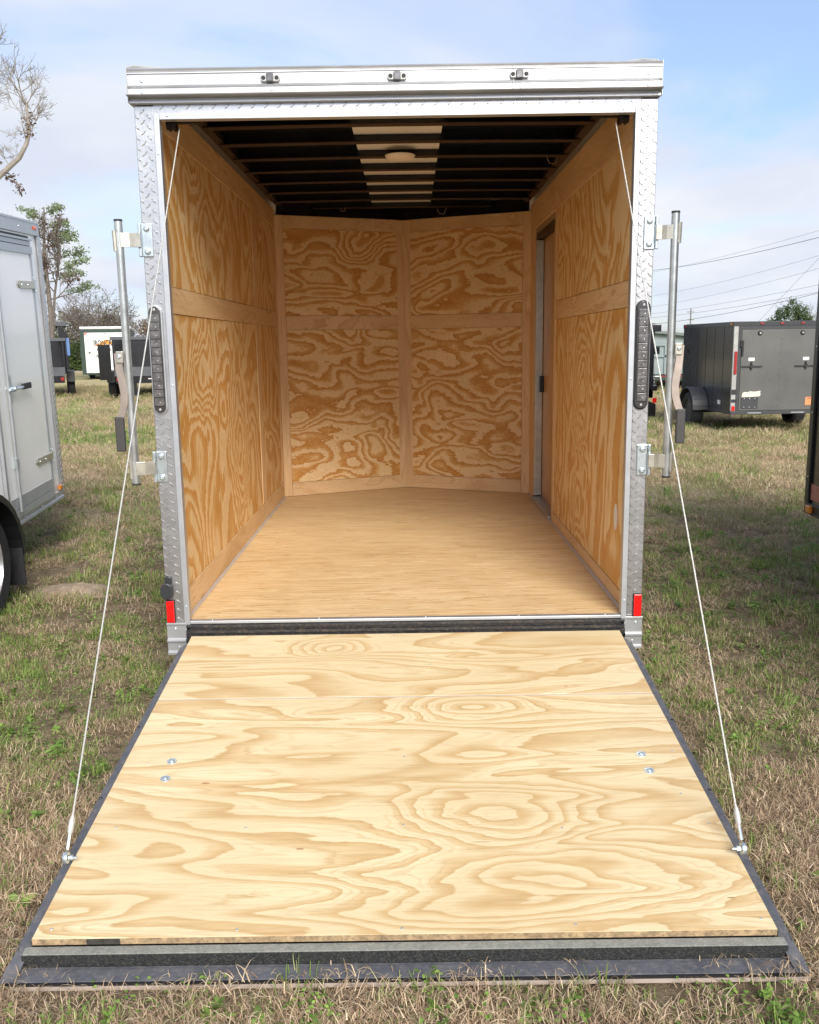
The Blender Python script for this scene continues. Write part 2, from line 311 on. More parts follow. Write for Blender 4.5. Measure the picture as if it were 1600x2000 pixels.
# ------------------------------------------------------------------ ground
def greenness(x, y):
    n = mnoise.noise(Vector((x * .55, y * .55, 3.3))) * .55 + mnoise.noise(Vector((x * 1.9, y * 1.9, 9.1))) * .35
    g = .16
    side = math.exp(-((y - 1.7) / 2.3) ** 2) * (.85 if x < 0 else .75)
    far = math.exp(-((y - 12.0) / 1.3) ** 2) * (.55 if x < 0 else .1)
    return g + side + far + n * .95
def ground_mat():
    m, nt, b = new_mat('winter_turf_soil')
    tc = N(nt, 'ShaderNodeTexCoord')
    n1 = N(nt, 'ShaderNodeTexNoise', inp={'Scale': .55, 'Detail': 7.0, 'Roughness': .62}); L(nt, tc.outputs['Object'], n1.inputs['Vector'])
    n2 = N(nt, 'ShaderNodeTexNoise', inp={'Scale': 22.0, 'Detail': 8.0, 'Roughness': .75}); L(nt, tc.outputs['Object'], n2.inputs['Vector'])
    near = ramp_node(nt, [(.28, (.07, .05, .032)), (.46, (.19, .145, .09)), (.62, (.32, .25, .165)), (.8, (.40, .33, .23))]); L(nt, n2.outputs[0], near.inputs[0])
    farc = ramp_node(nt, [(.30, (.24, .26, .10)), (.46, (.40, .35, .18)), (.62, (.50, .40, .235))]); L(nt, n1.outputs[0], farc.inputs[0])
    mul = N(nt, 'ShaderNodeMix', data_type='RGBA', blend_type='MULTIPLY'); mul.inputs[0].default_value = .7
    sp = ramp_node(nt, [(.3, g3(.62)), (.7, g3(1.25))]); L(nt, n2.outputs[0], sp.inputs[0]); L(nt, farc.outputs[0], mul.inputs[6]); L(nt, sp.outputs[0], mul.inputs[7])
    sx = N(nt, 'ShaderNodeSeparateXYZ'); L(nt, tc.outputs['Object'], sx.inputs[0])
    # long mown strips that cross the field: a green one and bare sandy ones
    wob = N(nt, 'ShaderNodeMath', operation='MULTIPLY_ADD', inp={1: 5.0, 2: -2.5}); L(nt, n1.outputs[0], wob.inputs[0])
    yy = N(nt, 'ShaderNodeMath', operation='ADD'); L(nt, sx.outputs[1], yy.inputs[0]); L(nt, wob.outputs[0], yy.inputs[1])
    yr = N(nt, 'ShaderNodeMapRange', inp={1: 0.0, 2: 60.0, 3: 0.0, 4: 1.0}); L(nt, yy.outputs[0], yr.inputs[0])
    gb = ramp_node(nt, [(0, g3(0)), (.165, g3(0)), (.20, g3(.85)), (.235, g3(0)), (.30, g3(.25)), (.36, g3(0)), (.42, g3(.3)), (.5, g3(0))], 'EASE'); L(nt, yr.outputs[0], gb.inputs[0])
    mg = N(nt, 'ShaderNodeMix', data_type='RGBA'); L(nt, gb.outputs[0], mg.inputs[0]); L(nt, mul.outputs[2], mg.inputs[6]); mg.inputs[7].default_value = (.16, .22, .055, 1)
    sand = ramp_node(nt, [(0, g3(0)), (.355, g3(0)), (.385, g3(.75)), (.41, g3(0)), (1, g3(0))], 'EASE'); L(nt, yr.outputs[0], sand.inputs[0])
    ms = N(nt, 'ShaderNodeMix', data_type='RGBA'); L(nt, sand.outputs[0], ms.inputs[0]); L(nt, mg.outputs[2], ms.inputs[6]); ms.inputs[7].default_value = (.40, .29, .185, 1)
    fa = N(nt, 'ShaderNodeMapRange', interpolation_type='SMOOTHSTEP', inp={1: 3.0, 2: 9.0}); L(nt, sx.outputs[1], fa.inputs[0])
    mm = N(nt, 'ShaderNodeMix', data_type='RGBA'); L(nt, fa.outputs[0], mm.inputs[0]); L(nt, near.outputs[0], mm.inputs[6]); L(nt, ms.outputs[2], mm.inputs[7])
    L(nt, mm.outputs[2], b.inputs['Base Color']); b.inputs['Roughness'].default_value = .95; b.inputs['Specular IOR Level'].default_value = .1
    bp = N(nt, 'ShaderNodeBump', inp={'Strength': .9, 'Distance': .03}); L(nt, n2.outputs[0], bp.inputs['Height']); L(nt, bp.outputs[0], b.inputs['Normal'])
    return m
def gh(x, y):
    if abs(x) > 40 or y > 60: return GZ
    return GZ + .012 * mnoise.noise(Vector((x * .8, y * .8, 0))) + .006 * mnoise.noise(Vector((x * 3, y * 3, 5)))
g = MB()
xs = [-600, -300, -150, -80, -40] + [-20 + i * 1.0 for i in range(15)] + [-5 + .12 * i for i in range(84)] + [5.2 + i for i in range(16)] + [40, 80, 150, 300, 600]
ys = [-300, -100, -30, -10, -5] + [-4 + .12 * i for i in range(84)] + [6.2 + .7 * i for i in range(40)] + [40, 50, 60, 80, 120, 200, 400, 900]
for y in ys:
    for x in xs: g.v.append((x, y, gh(x, y)))
nx = len(xs)
for j in range(len(ys) - 1):
    for i in range(nx - 1): g.f.append((j * nx + i, j * nx + i + 1, (j + 1) * nx + i + 1, (j + 1) * nx + i))
M_ground = ground_mat()
mk('ground', g, M_ground, kind='structure', smooth=True)
rd = MB().box(-300, 60, 58, 61.5, GZ - .1, GZ + .03)
mk('road', rd, mat('pale_sand_road', (.42, .36, .28), .9, var=.12, nscale=1), kind='structure')

# ------------------------------------------------------------------ THE OPEN CARGO TRAILER
T = empty('cargo_trailer', (0, 0, 0))
tag(T, 'open cargo trailer lined with plywood, its rear ramp lowered onto the grass', 'trailer')
FZ = .30; WX = .979; LEN = 3.288; NOSE = 3.708
# floor
mk('floor', MB().prism([(-WX, .015), (WX, .015), (WX, LEN), (0, NOSE), (-WX, LEN)], 'z', FZ - .02, FZ), M_floor, T)
mk('chassis_frame', MB().box(-1.03, 1.03, .03, LEN, FZ - .14, FZ - .03).box(-.06, .06, LEN, 5.0, FZ - .14, FZ - .04), M_black, T)
mk('outer_shell', MB().box(-1.045, -.99, .05, LEN, .17, 2.56).box(.99, 1.045, .05, 2.14, .17, 2.56).box(.99, 1.045, 3.08, LEN, .17, 2.56).box(.99, 1.045, 2.14, 3.08, 2.27, 2.56).box(.99, 1.045, 2.14, 3.08, .17, .30)
   .prism([(-1.045, LEN), (0, NOSE + .05), (0, NOSE + .10), (-1.045, LEN + .06)], 'z', .17, 2.56).prism([(1.045, LEN), (0, NOSE + .05), (0, NOSE + .10), (1.045, LEN + .06)], 'z', .17, 2.56), M_white, T)
# left wall
HB0, HB1, TB0, BB1 = 1.628, 1.738, 2.365, .425
def wall(side):
    s = side; wl = mk('side_wall', MB().box(*sorted((s * .9795, s * .99)), .015, (LEN if s < 0 else 2.14), FZ, 2.50), M_edge, T)
    if s > 0:
        wl2 = mk('side_wall', MB().box(.9795, .99, 3.06, LEN, FZ, 2.50).box(.9795, .99, 2.14, 3.06, 2.27, 2.50), M_edge, T)
    def pnl(y0, y1, z0, z1, m):
        x = sorted((s * .974, s * .9793)); mk('plywood_panel', MB().box(*x, y0, y1, z0, z1), m, wl)
    def bat(y0, y1, z0, z1, m):
        x = sorted((s * .9705, s * .9793)); mk('batten', MB().box(*x, y0, y1, z0, z1), m, wl, bevel=.001)
    m = M_wl if s < 0 else M_wr
    if s < 0:
        for (a, b) in ((.018, 2.243), (2.369, 3.215)):
            pnl(a, b, BB1 + .003, HB0 - .003, m); pnl(a, b, HB1 + .003, TB0 - .003, m)
            bat(a, b, HB0, HB1, M_batten_y)
        bat(2.246, 2.366, BB1 + .003, TB0 - .003, M_batten)
        bat(3.218, LEN - .004, BB1 + .003, TB0 - .003, M_batten)
        bat(.018, LEN - .004, FZ + .004, BB1, M_batten_y); bat(.018, LEN - .004, TB0, 2.50, M_batten_y)
    else:
        pnl(.018, 2.067, BB1 - .05, HB0 - .003, m); pnl(.018, 2.067, HB1 + .003, TB0 - .063, m)
        bat(.018, 2.067, HB0, HB1, M_batten_y); bat(2.070, 2.138, FZ + .004, TB0 - .063, M_batten)
        bat(.018, 2.067, FZ + .004, BB1 - .053, M_batten_y); bat(.018, 3.062, TB0 - .06, 2.50, M_batten_y)
        bat(3.065, LEN - .004, FZ + .004, 2.50, M_batten)
    c = MB().prism([(s * .979, FZ), (s * .958, FZ + .001), (s * .968, FZ + .012)], 'y', .02, 3.26)
    mk('floor_cove', c, M_caulk, wl)
wall(-1); wall(1)
# white sticker low on the right wall
st = MB(); pts = [(.26 + .035 * cos(t) , .69 + .062 * sin(t)) for t in [2 * pi * k / 24 for k in range(24)]]
st.prism(pts, 'x', .9725, .9738); mk('oval_sticker', st, M_paper, T)
# side door in the right wall
dr = mk('side_door', MB().box(1.030, 1.045, 2.19, 3.03, .33, 2.22), mat('door_inner_ply', (.50, .30, .13), .45, var=.18, nscale=6, coat=.2), T)
mk('door_frame', MB().box(.985, 1.045, 2.143, 2.188, .30, 2.265).box(.985, 1.045, 3.032, 3.058, .30, 2.265).box(.985, 1.045, 2.188, 3.032, 2.222, 2.265), M_bow, T, bevel=.002)
mk('chrome_strip', MB().box(.972, 1.028, 2.99, 3.030, .335, 2.215), M_zinc_y, dr, bevel=.004)
mk('door_sill', MB().box(.955, 1.04, 2.19, 3.03, .302, .328), M_alu2, T, bevel=.004)
mk('door_handle', MB().box(1.0, 1.03, 2.93, 2.96, 1.12, 1.24), M_black, dr, bevel=.003)
# nose walls
for s in (-1, 1):
    a = Vector((s * .979, LEN, 0)); b = Vector((0, NOSE, 0)); d = (b - a); ln = d.length; d.normalize(); nrm = Vector((s * d.y * -1, s * d.x, 0)) if False else Vector((d.y, -d.x, 0))
    if nrm.y > 0: nrm = -nrm
    def NB(u0, u1, z0, z1, t0, t1):
        mb = MB(); P = [a + d * u0 + nrm * t0, a + d * u1 + nrm * t0, a + d * u1 + nrm * t1, a + d * u0 + nrm * t1]
        return mb.prism([(p.x, p.y) for p in P], 'z', z0, z1)
    nw = mk('nose_wall', NB(0, ln, FZ, 2.46, -.02, 0), M_edge, T)
    mm = (M_nose[0], M_nose[1]) if s < 0 else (M_nose[2], M_nose[3])
    mk('plywood_panel', NB(.072, ln - .055, 1.715, 2.362, .0005, .005), mm[0], nw)
    mk('plywood_panel', NB(.072, ln - .055, .412, 1.604, .0005, .005), mm[1], nw)
    mk('batten', NB(.072, ln - .055, 1.607, 1.712, .0005, .008), M_batten_h, nw, bevel=.001)
    mk('batten', NB(.072, ln - .055, 2.365, 2.458, .0005, .008), M_batten_h, nw, bevel=.001)
    mk('batten', NB(.072, ln - .055, FZ + .004, .409, .0005, .008), M_batten_h, nw, bevel=.001)
    mk('batten', NB(0, .069, FZ + .004, 2.458, .0005, .009), M_batten, nw, bevel=.001)
mk('nose_batten', MB().prism([(-.055, NOSE - .031), (0, NOSE - .012), (.055, NOSE - .031), (.055, NOSE - .026), (0, NOSE - .006), (-.055, NOSE - .026)], 'z', FZ + .004, 2.455), M_batten, T)
for s in (-1, 1):
    mk('nose_top_plate', MB().prism([(s * 1.03, LEN + .01), (0, NOSE + .005), (0, NOSE + .045), (s * 1.03, LEN + .05)], 'z', 2.463, 2.562), M_tar, T)
# roof
def zr(x): return .008 * (1 - (x / 1.0) ** 2)
rf = MB()
for i in range(12):
    x0, x1 = -1.04 + i * 2.08 / 12, -1.04 + (i + 1) * 2.08 / 12
    rf.add([(x0, .06, 2.56 + zr(x0)), (x1, .06, 2.56 + zr(x1)), (x1, NOSE, 2.56 + zr(x1)), (x0, NOSE, 2.56 + zr(x0)),
            (x0, .06, 2.572 + zr(x0)), (x1, .06, 2.572 + zr(x1)), (x1, NOSE, 2.572 + zr(x1)), (x0, NOSE, 2.572 + zr(x0))],
           [(0, 1, 2, 3), (4, 7, 6, 5), (0, 4, 5, 1), (2, 6, 7, 3), (1, 5, 6, 2), (0, 3, 7, 4)])
roof = mk('roof', rf, M_tar, T)
bow_y = [.36 + .38 * i for i in range(9)]
for i, y in enumerate(bow_y):
    b_ = MB(); f_ = MB(); n = 10; hw = .93 if y < LEN else .93 * (NOSE - y) / (NOSE - LEN)
    for k in range(n):
        x0, x1 = -hw + 2 * hw * k / n, -hw + 2 * hw * (k + 1) / n
        for mb, ya, yb, za, zb in ((b_, y, y + .035, 2.512, 2.558), (f_, y - .024, y + .04, 2.506, 2.511)):
            mb.add([(x0, ya, za + zr(x0)), (x1, ya, za + zr(x1)), (x1, yb, za + zr(x1)), (x0, yb, za + zr(x0)),
                    (x0, ya, zb + zr(x0)), (x1, ya, zb + zr(x1)), (x1, yb, zb + zr(x1)), (x0, yb, zb + zr(x0))],
                   [(0, 1, 2, 3), (4, 7, 6, 5), (0, 4, 5, 1), (2, 6, 7, 3)])
    mk('roof_bow', b_, M_tar, roof); mk('bow_flange', f_, M_bow, roof)
for i in range(len(bow_y)):
    y0 = bow_y[i - 1] + .045 if i else .08
    y1 = bow_y[i] - .006
    xa, xb = -.235, .215
    mk('ceiling_panel', MB().box(xa, xb, y0, y1, 2.575, 2.578).box(xa, xb, y0, y1, 2.583, 2.588) if False else MB().box(xa, xb, y0, y1, 2.552, 2.557), M_ceil, roof)
for s in (-1, 1):
    mk('top_rail', MB().box(*sorted((s * .905, s * .945)), .10, 3.24, 2.515, 2.553), M_bow, roof)
for (xa, xb) in ((-.80, -.24), (.22, .86)): mk('rear_ceiling_panel', MB().box(xa, xb, .07, .33, 2.548, 2.553), M_bow, roof)
dm = MB().lathe([(.001, -.024), (.04, -.023), (.065, -.019), (.080, -.010), (.084, -.002), (.084, .0)], Matrix.Translation((.0, 1.45, 2.512)), 24)
mk('dome_light', dm, M_dome, roof, smooth=True)
for (x, y, r) in ((.85, 1.5, .03), (.30, 3.4, .035), (-.45, 3.3, .02)):
    mk('loose_wire', MB().tube([(x - r, y, 2.50), (x - r * .6, y, 2.50 - r), (x + r * .5, y + .01, 2.50 - r * 1.1), (x + r, y, 2.505)], .0022, 5), mat('tan_wire', (.4, .3, .2), .5), roof)
# rear corner posts with tread plate, jamb, header
def tread_pattern(x0, x1, z0, z1, y, skip=lambda x, z: False, px=.024, pz=.040, horizontal=False):
    mb = MB(); i = 0; x = x0 + .008
    while x < x1 - .002:
        z = z0 + .01 + (pz / 2 if i % 2 else 0)
        while z < z1 - .008:
            if not skip(x, z):
                ang = radians(38 if i % 2 else -38 + 90 + 14); ang = radians(45) if i % 2 else radians(-45)
                hl, hw = .0150, .0036; ca, sa = cos(ang), sin(ang)
                pts = [(-hl, 0), (-hl * .3, -hw), (hl * .3, -hw), (hl, 0), (hl * .3, hw), (-hl * .3, hw)]
                base = []; ok = True
                for (u, v) in pts:
                    X, Z = x + u * ca - v * sa, z + u * sa + v * ca
                    X = min(max(X, x0 + .001), x1 - .001)
                    base.append((X, y, Z))
                top = [((p[0] - x) * .62 + x, y - .0032, (p[2] - z) * .45 + z) for p in base]
                n = 6
                mb.add(base + top, [(k, (k + 1) % n, n + (k + 1) % n, n + k) for k in range(n)] + [tuple(range(n, 2 * n))])
            z += pz
        x += px; i += 1
    return mb
def stadium(cx, cz, w, h, n=8):
    r = w / 2; a = h / 2 - r
    return [(cx + r * cos(t), cz + a + r * sin(t)) for t in [pi * k / n for k in range(n + 1)]] + [(cx + r * cos(t), cz - a + r * sin(t)) for t in [pi + pi * k / n for k in range(n + 1)]]
def screw(p, d, r=.005, parent=T, m=M_zinc, name='screw'):
    return mk(name, MB().lathe([(r * .45, r * .30), (r * .5, r * .62), (r * .85, r * .5), (r, r * .1), (r, 0)], axis_m(p, d), 10).lathe([(.0001, r * .3), (r * .45, r * .30)], axis_m(p, d), 8), m, parent, smooth=True)
for s in (-1, 1):
    xo = 1.047 if s < 0 else 1.039
    xi = .971
    X0, X1 = sorted((s * xi, s * xo))
    pm = MB().box(X0, X1, 0, .055, .297, 2.432)
    post = mk('corner_post', pm, M_tread, T, bevel=.003)
    lx = -1.015 if s < 0 else 1.0035
    lz = (1.4345, 1.425)[s > 0]
    tr = tread_pattern(X0, X1, .30, 2.43, -.0002, lambda x, z: abs(z - lz) < .232)
    mk('tread_bars', tr, M_tread, post, kind='stuff')
    # jamb
    J0, J1 = sorted((s * .947, s * .9705))
    mk('jamb_trim', MB().box(J0, J1, -.010, .03, .243, 2.402), M_alu2, T, bevel=.002)
    for z in (.37, 1.33, 2.25):
        screw((s * .959, -.010, z), (0, -1, 0), .0045)
    # rear skirt corner piece
    K0, K1 = sorted((s * .966, s * (xo + .003)))
    prof = [(0, .15), (-.016, .15), (-.016, .162), (-.008, .166), (-.008, .205), (-.018, .209), (-.018, .219), (-.008, .223), (-.008, .283), (-.014, .286), (-.014, .2955), (0, .2955)]
    sk = mk('skirt_corner', MB().prism([(y + .0, z) for y, z in prof] + [(.10, .2955), (.10, .15)], 'x', K0, K1), M_alu, T, bevel=.001)
    screw((s * 1.012, -.008, .268), (0, -1, 0), .006); screw((s * 1.0, -.008, .185), (0, -1, 0), .005)
    # red reflector
    rx = -1.0285 if s < 0 else 1.018
    mk('reflector_mount', MB().box(rx - .0195, rx + .0195, -.006, 0, .294, .399), M_rubber, T)
    mk('reflector', MB().box(rx - .0165, rx + .0165, -.014, -.006, .298, .395), M_red, T, bevel=.002)
    # tail lamp
    w_, h_ = .060, .450
    tl = mk('tail_lamp', MB().prism(stadium(lx, lz, w_, h_), 'y', -.010, .0), M_alu2 if s < 0 else M_rubber, T, bevel=.002)
    mk('lamp_body', MB().prism(stadium(lx, lz, w_ - .010, h_ - .012), 'y', -.016, -.010), M_smoke, tl, bevel=.001)
    for k in range(11):
        z = lz - .172 + k * .0344
        mk('lens_segment', MB().prism([(lx - .021, -.016), (lx + .021, -.016), (lx + .019, -.0215), (lx - .019, -.0215)], 'z', z - .0158, z + .0158), M_smoke2, tl, bevel=.001)
        mk('led_dot', MB().lathe([(.0001, .002), (.002, .0016), (.0032, 0)], axis_m((lx + .004, -.0215, z - .002), (0, -1, 0)), 8), M_led, tl)
    for dz in (-.205, .205): screw((lx, -.016, lz + dz), (0, -1, 0), .006, tl, M_bezel)
    # hinge brackets of the door bar
    bx = s * (1.131 if s < 0 else 1.1145); by = -.035
    bar = mk('cam_bar', MB().tube([(bx, by, .918), (bx, by, 1.992)], .0165, 18), M_bar, T, smooth=True)
    for z in (.918 - .0, 1.992):
        mk('bar_cap', MB().tube([(bx, by, z - .004), (bx, by, z + .004)], .0172, 18), M_rubber, bar, smooth=True)
    for zc in (.987, 1.917):
        px = s * (1.026 if s < 0 else 1.018)
        A0, A1 = sorted((px - .022, px + .022))
        hb = mk('hinge_bracket', MB().box(A0, A1, -.008, -.0005, zc - .066, zc + .066).box(*sorted((px + s * .022, px + s * .034)), -.020, -.0005, zc - .066, zc - .030).box(*sorted((px + s * .022, px + s * .034)), -.020, -.0005, zc + .030, zc + .066), M_zinc, T, bevel=.003)
        for dz in (-.045, .045):
            mk('bolt', MB().lathe([(.0001, .006), (.004, .006), (.0042, .010), (.009, .009), (.0125, .004), (.013, 0)], axis_m((px, -.008, zc + dz), (0, -1, 0)), 14), M_zinc, hb, smooth=True)
        mk('pin_tube', MB().tube([(px + s * .028, -.016, zc - .030), (px + s * .028, -.016, zc + .030)], .0085, 12), M_zinc, hb, smooth=True)
        mk('strap', MB().prism([(px + s * .022, -.030), (px + s * .045, -.030), (px + s * .062, -.040), (bx + s * .005, -.052), (bx + s * .005, -.049), (px + s * .062, -.036), (px + s * .045, -.026), (px + s * .022, -.026)], 'z', zc - .030, zc + .026), M_zinc_y, hb, bevel=.001)
        mk('strap_end', MB().tube([(bx + s * .016, by - .006, zc - .045), (bx + s * .018, by - .006, zc + .035)], .0085, 8), M_zinc_y, hb, smooth=True)
    # lever
    hz = 1.452
    mk('lever_tab', MB().box(*sorted((bx + s * .010, bx + s * .040)), by - .030, by - .024, hz - .026, hz + .022), M_zinc_y, bar, bevel=.004)
    screw((bx + s * .026, by - .030, hz), (0, -1, 0), .009, bar)
    path = [(.030, 1.465), (.027, 1.40), (.020, 1.35), (.014, 1.30), (.018, 1.255), (.030, 1.215), (.040, 1.195)]
    lv = MB(); P = [(bx + s * (u + .004), z) for u, z in path]
    for i in range(len(P) - 1):
        (xa, za), (xb_, zb) = P[i], P[i + 1]
        lv.add([(xa - .015, by - .022, za), (xa + .015, by - .022, za), (xa + .015, by - .012, za), (xa - .015, by - .012, za),
                (xb_ - .015, by - .022, zb), (xb_ + .015, by - .022, zb), (xb_ + .015, by - .012, zb), (xb_ - .015, by - .012, zb)],
               [(0, 4, 5, 1), (1, 5, 6, 2), (2, 6, 7, 3), (3, 7, 4, 0)])
    lv.f.append((0, 1, 2, 3)); o = len(lv.v); lv.f.append((o - 4, o - 1, o - 2, o - 3))
    mk('lever', lv, mat('bare_steel_lever', (.56, .47, .40), .32, .8, var=.15, nscale=10), bar)
    gx = bx + s * .046
    mk('grip', MB().box(gx - .0185, gx + .0185, by - .030, by - .006, 1.060, 1.205), M_grip, bar, bevel=.005)
    # spring drum at the top corner
    dr_ = MB().tube([(s * .935, .06, 2.372), (s * .90, .06, 2.372)], .020, 12).tube([(s * .925, .06, 2.372), (s * .92, .06, 2.372)], .026, 12).tube([(s * .905, .06, 2.372), (s * .895, .06, 2.372)], .027, 12).tube([(s * .895, .06, 2.385), (s * .80, .06, 2.385)], .012, 8)
    mk('spring_drum', dr_, M_bow, T, smooth=True)
    # lift cable
    RS = .1197
    def ramp_pt(x, d, off): return Vector((x, -.03 - d * cos(RS) - off * sin(RS) * 1.0, .24 - d * sin(RS) + off * cos(RS)))
    e = ramp_pt(s * .945, 1.50, .028); top = Vector((s * .882, .055, 2.36))
    dd = (top - e).normalized(); a = e + dd * .085
    pts = [a.lerp(top, t / 12) for t in range(13)]
    cb = mk('lift_cable', MB().tube(pts, .0026, 8), M_cable, T, smooth=True)
    mk('cable_ferrule', MB().tube([a - dd * .025, a - dd * .015, a + dd * .012, a + dd * .03], [.004, .0085, .0085, .0035], 10), mat('dull_ferrule', (.50, .49, .46), .5, .3), cb, smooth=True)
    mk('cable_eye', MB().tube([a - dd * .02, e + dd * .022], .0048, 8).lathe([(.006, -.006), (.016, -.006), (.018, 0), (.016, .006), (.006, .006), (.006, -.006)], axis_m(e, (1, 0, 0)), 14), M_zinc, cb, smooth=True)
    mk('eye_bolt', MB().tube([e - Vector((s * .030, 0, 0)), e + Vector((s * .010, 0, 0))], .0036, 8).tube([e - Vector((s * .018, 0, 0)), e - Vector((s * .008, 0, 0))], .0075, 6), M_zinc, cb)
# black oval plug on the left post
mk('vent_plug', MB().prism(stadium(-1.036, .444, .052, .074, 8), 'y', -.034, -.006).prism(stadium(-1.030, .482, .030, .052, 8), 'y', -.016, 0), mat('black_plastic', (.025, .026, .03), .4, var=.15), T, bevel=.005)
# header
hp = [(.02, 2.434), (-.012, 2.434), (-.022, 2.437), (-.022, 2.446), (-.016, 2.449), (-.016, 2.4535), (-.060, 2.4575), (-.061, 2.4605), (-.030, 2.4635), (-.026, 2.4655), (-.026, 2.490), (-.031, 2.492), (-.034, 2.496), (-.031, 2.500),
      (-.026, 2.502), (-.026, 2.5405), (-.031, 2.5425), (-.031, 2.5465), (-.027, 2.549), (-.031, 2.552), (-.033, 2.558), (-.029, 2.563), (.02, 2.566)]
hd = mk('rear_header', MB().prism(hp, 'x', -1.058, 1.043), M_alu, T)
mk('header_end_cap', MB().box(-1.0605, -1.0583, -.030, .06, 2.437, 2.566), M_bezel, hd); mk('header_end_cap', MB().box(1.0433, 1.0455, -.030, .06, 2.437, 2.566), M_bezel, hd)
mk('roof_edge_sealant', MB().tube([(-1.06, -.02, 2.566), (-1.03, -.02, 2.571), (-.95, -.015, 2.568), (-.90, 0, 2.566)], [.006, .007, .004, .002], 6), M_bezel, hd, smooth=True)
mk('roof_edge_sealant', MB().tube([(.90, -.01, 2.567), (.97, -.02, 2.570), (1.03, -.02, 2.567)], [.002, .004, .003], 6), M_bezel, hd, smooth=True)
for x in (-1.003, .99):
    for z in (2.516, 2.477): screw((x, -.026, z), (0, -1, 0), .0065, hd)
for x in (-.495, 0, .486): screw((x + .002, -.026, 2.478), (0, -1, 0), .0065, hd)
mk('header_joint', MB().box(.4575, .4585, -.0345, -.026, 2.466, 2.552), M_bezel, hd)
for x in (-.496, .002, .482):
    cl = mk('clearance_light', MB().prism([(x + u, 2.519 + v) for u, v in [(-.038, -.006), (-.033, -.014), (.033, -.014), (.038, -.006), (.038, .006), (.033, .014), (-.033, .014), (-.038, .006)]], 'y', -.038, -.026), M_bezel, T, bevel=.003)
    mk('clear_lens', MB().box(x - .014, x + .014, -.047, -.038, 2.503, 2.5345), M_smoke2, cl, bevel=.003)
    for dx_ in (-.026, .026): mk('mount_screw', MB().lathe([(.0001, .003), (.006, .0035), (.0085, 0)], axis_m((x + dx_, -.038, 2.519), (0, -1, 0)), 10), M_rubber, cl)
hs = mk('header_tread_strip', MB().box(-.971, .971, .0, .05, 2.402, 2.434), M_tread, T)
mk('tread_bars', tread_pattern(-.970, .970, 2.395, 2.440, -.0002, px=.026, pz=.04, skip=lambda x, z: z > 2.427 or z < 2.408), M_tread, hs, kind='stuff')
mk('head_jamb_trim', MB().box(-.9468, .9468, -.010, .03, 2.377, 2.403), M_alu2, T, bevel=.002)
for x in (-.915, 0, .90): screw((x, -.010, 2.392), (0, -1, 0), .005)
# sill
mk('sill_trim', MB().box(-.946, .946, -.012, .02, .290, .3035), M_alu2, T, bevel=.002)
sl = mk('sill_seal', MB().prism([(-.004, .2895), (-.020, .284), (-.020, .276), (-.010, .272), (-.010, .266), (-.022, .262), (-.022, .250), (-.012, .246), (-.012, .215), (.03, .215), (.03, .2895)], 'x', -.962, .962), M_seal, T)
for x in (-.85, -.38, .09, .5, .88): screw((x, 0.004, .3035), (0, 0, 1), .0045)
# fender behind the right post and its wheel
for s in (-1, 1):
    fx0, fx1 = sorted((s * 1.048, s * 1.285))
    prof = [(.97, .16), (.98, .42), (1.12, .66), (1.35, .74), (2.6, .74), (2.85, .66), (2.97, .45), (2.97, .30), (2.93, .30), (2.93, .44), (2.82, .63), (2.58, .71), (1.37, .71), (1.15, .63), (1.01, .41), (1.0, .16)]
    mk('fender', MB().prism(prof, 'x', fx0, fx1), M_tread, T, bevel=.004)
def wheel(cx, cy, r, w, parent, rim=M_rim, face=1, tilt=0):
    M = axis_m((cx, cy, r), (face, 0, 0))
    ty = MB().lathe([(r * .66, -w / 2), (r * .86, -w / 2 - .012), (r * .97, -w / 2 + .012), (r, -w * .3), (r, w * .3), (r * .97, w / 2 - .012), (r * .86, w / 2 + .012), (r * .66, w / 2), (r * .66, -w / 2)], M, 40)
    t = mk('wheel', ty, M_tyre, parent, smooth=True)
    rm = MB().lathe([(r * .66, w * .49), (r * .62, w * .50), (r * .60, w * .36), (r * .52, w * .30), (r * .30, w * .34), (r * .12, w * .42), (.0001, w * .42)], M, 32)
    mk('rim', rm, rim, t, smooth=True)
    for k in range(5):
        a = 2 * pi * k / 5
        mk('lug_nut', MB().lathe([(.0001, .012), (.009, .010), (.011, 0)], M @ Matrix.Translation((r * .2 * cos(a), r * .2 * sin(a), w * .38)), 6), rim, t)
    return t
for s in (-1, 1):
    for y in (1.5, 2.3):
        t = wheel(0, 0, .31, .19, T, face=s); t.location = (s * 1.165, y, GZ)
# ---------------- ramp
R_ = Matrix.Translation((0, -.03, .24)) @ Matrix.Rotation(-(pi + 0), 4, 'Z') @ Matrix.Identity(4)
RM = Matrix(((1, 0, 0, 0), (0, -cos(RS), sin(RS) * -1, -.03), (0, -sin(RS), cos(RS), .24), (0, 0, 0, 1)))   # (x, d, off) -> world
def rb(x0, x1, d0, d1, o0, o1, mb=None): return (mb or MB()).box(x0, x1, d0, d1, o0, o1, RM)
fr = rb(-.94, .94, .004, 1.76, -.055, -.020)
ramp = mk('ramp_door', fr, M_black, T)
mk('plywood_panel', rb(-.9375, .9375, 0, .556, -.019, 0), M_ramp2, ramp, bevel=.001)
mk('plywood_panel', rb(-.9375, .9375, .566, 1.773, -.019, 0), M_ramp, ramp, bevel=.001)
mk('joint_filler', rb(-.936, .936, .556, .566, -.018, -.0015), M_caulk, ramp)
mk('plywood_edge', rb(-.9372, .9372, 1.773, 1.7745, -.018, -.001), M_edge, ramp)
mk('scorch_mark', rb(-.80, -.715, 1.7746, 1.7752, -.0175, -.001), M_stain, ramp)
mk('step_bar', rb(-.955, .955, 1.7745, 1.802, -.0585, -.022), M_step, ramp, bevel=.002)
mk('step_face', rb(-.9545, .9545, 1.8023, 1.8060, -.0565, -.0235), M_stepf, ramp)
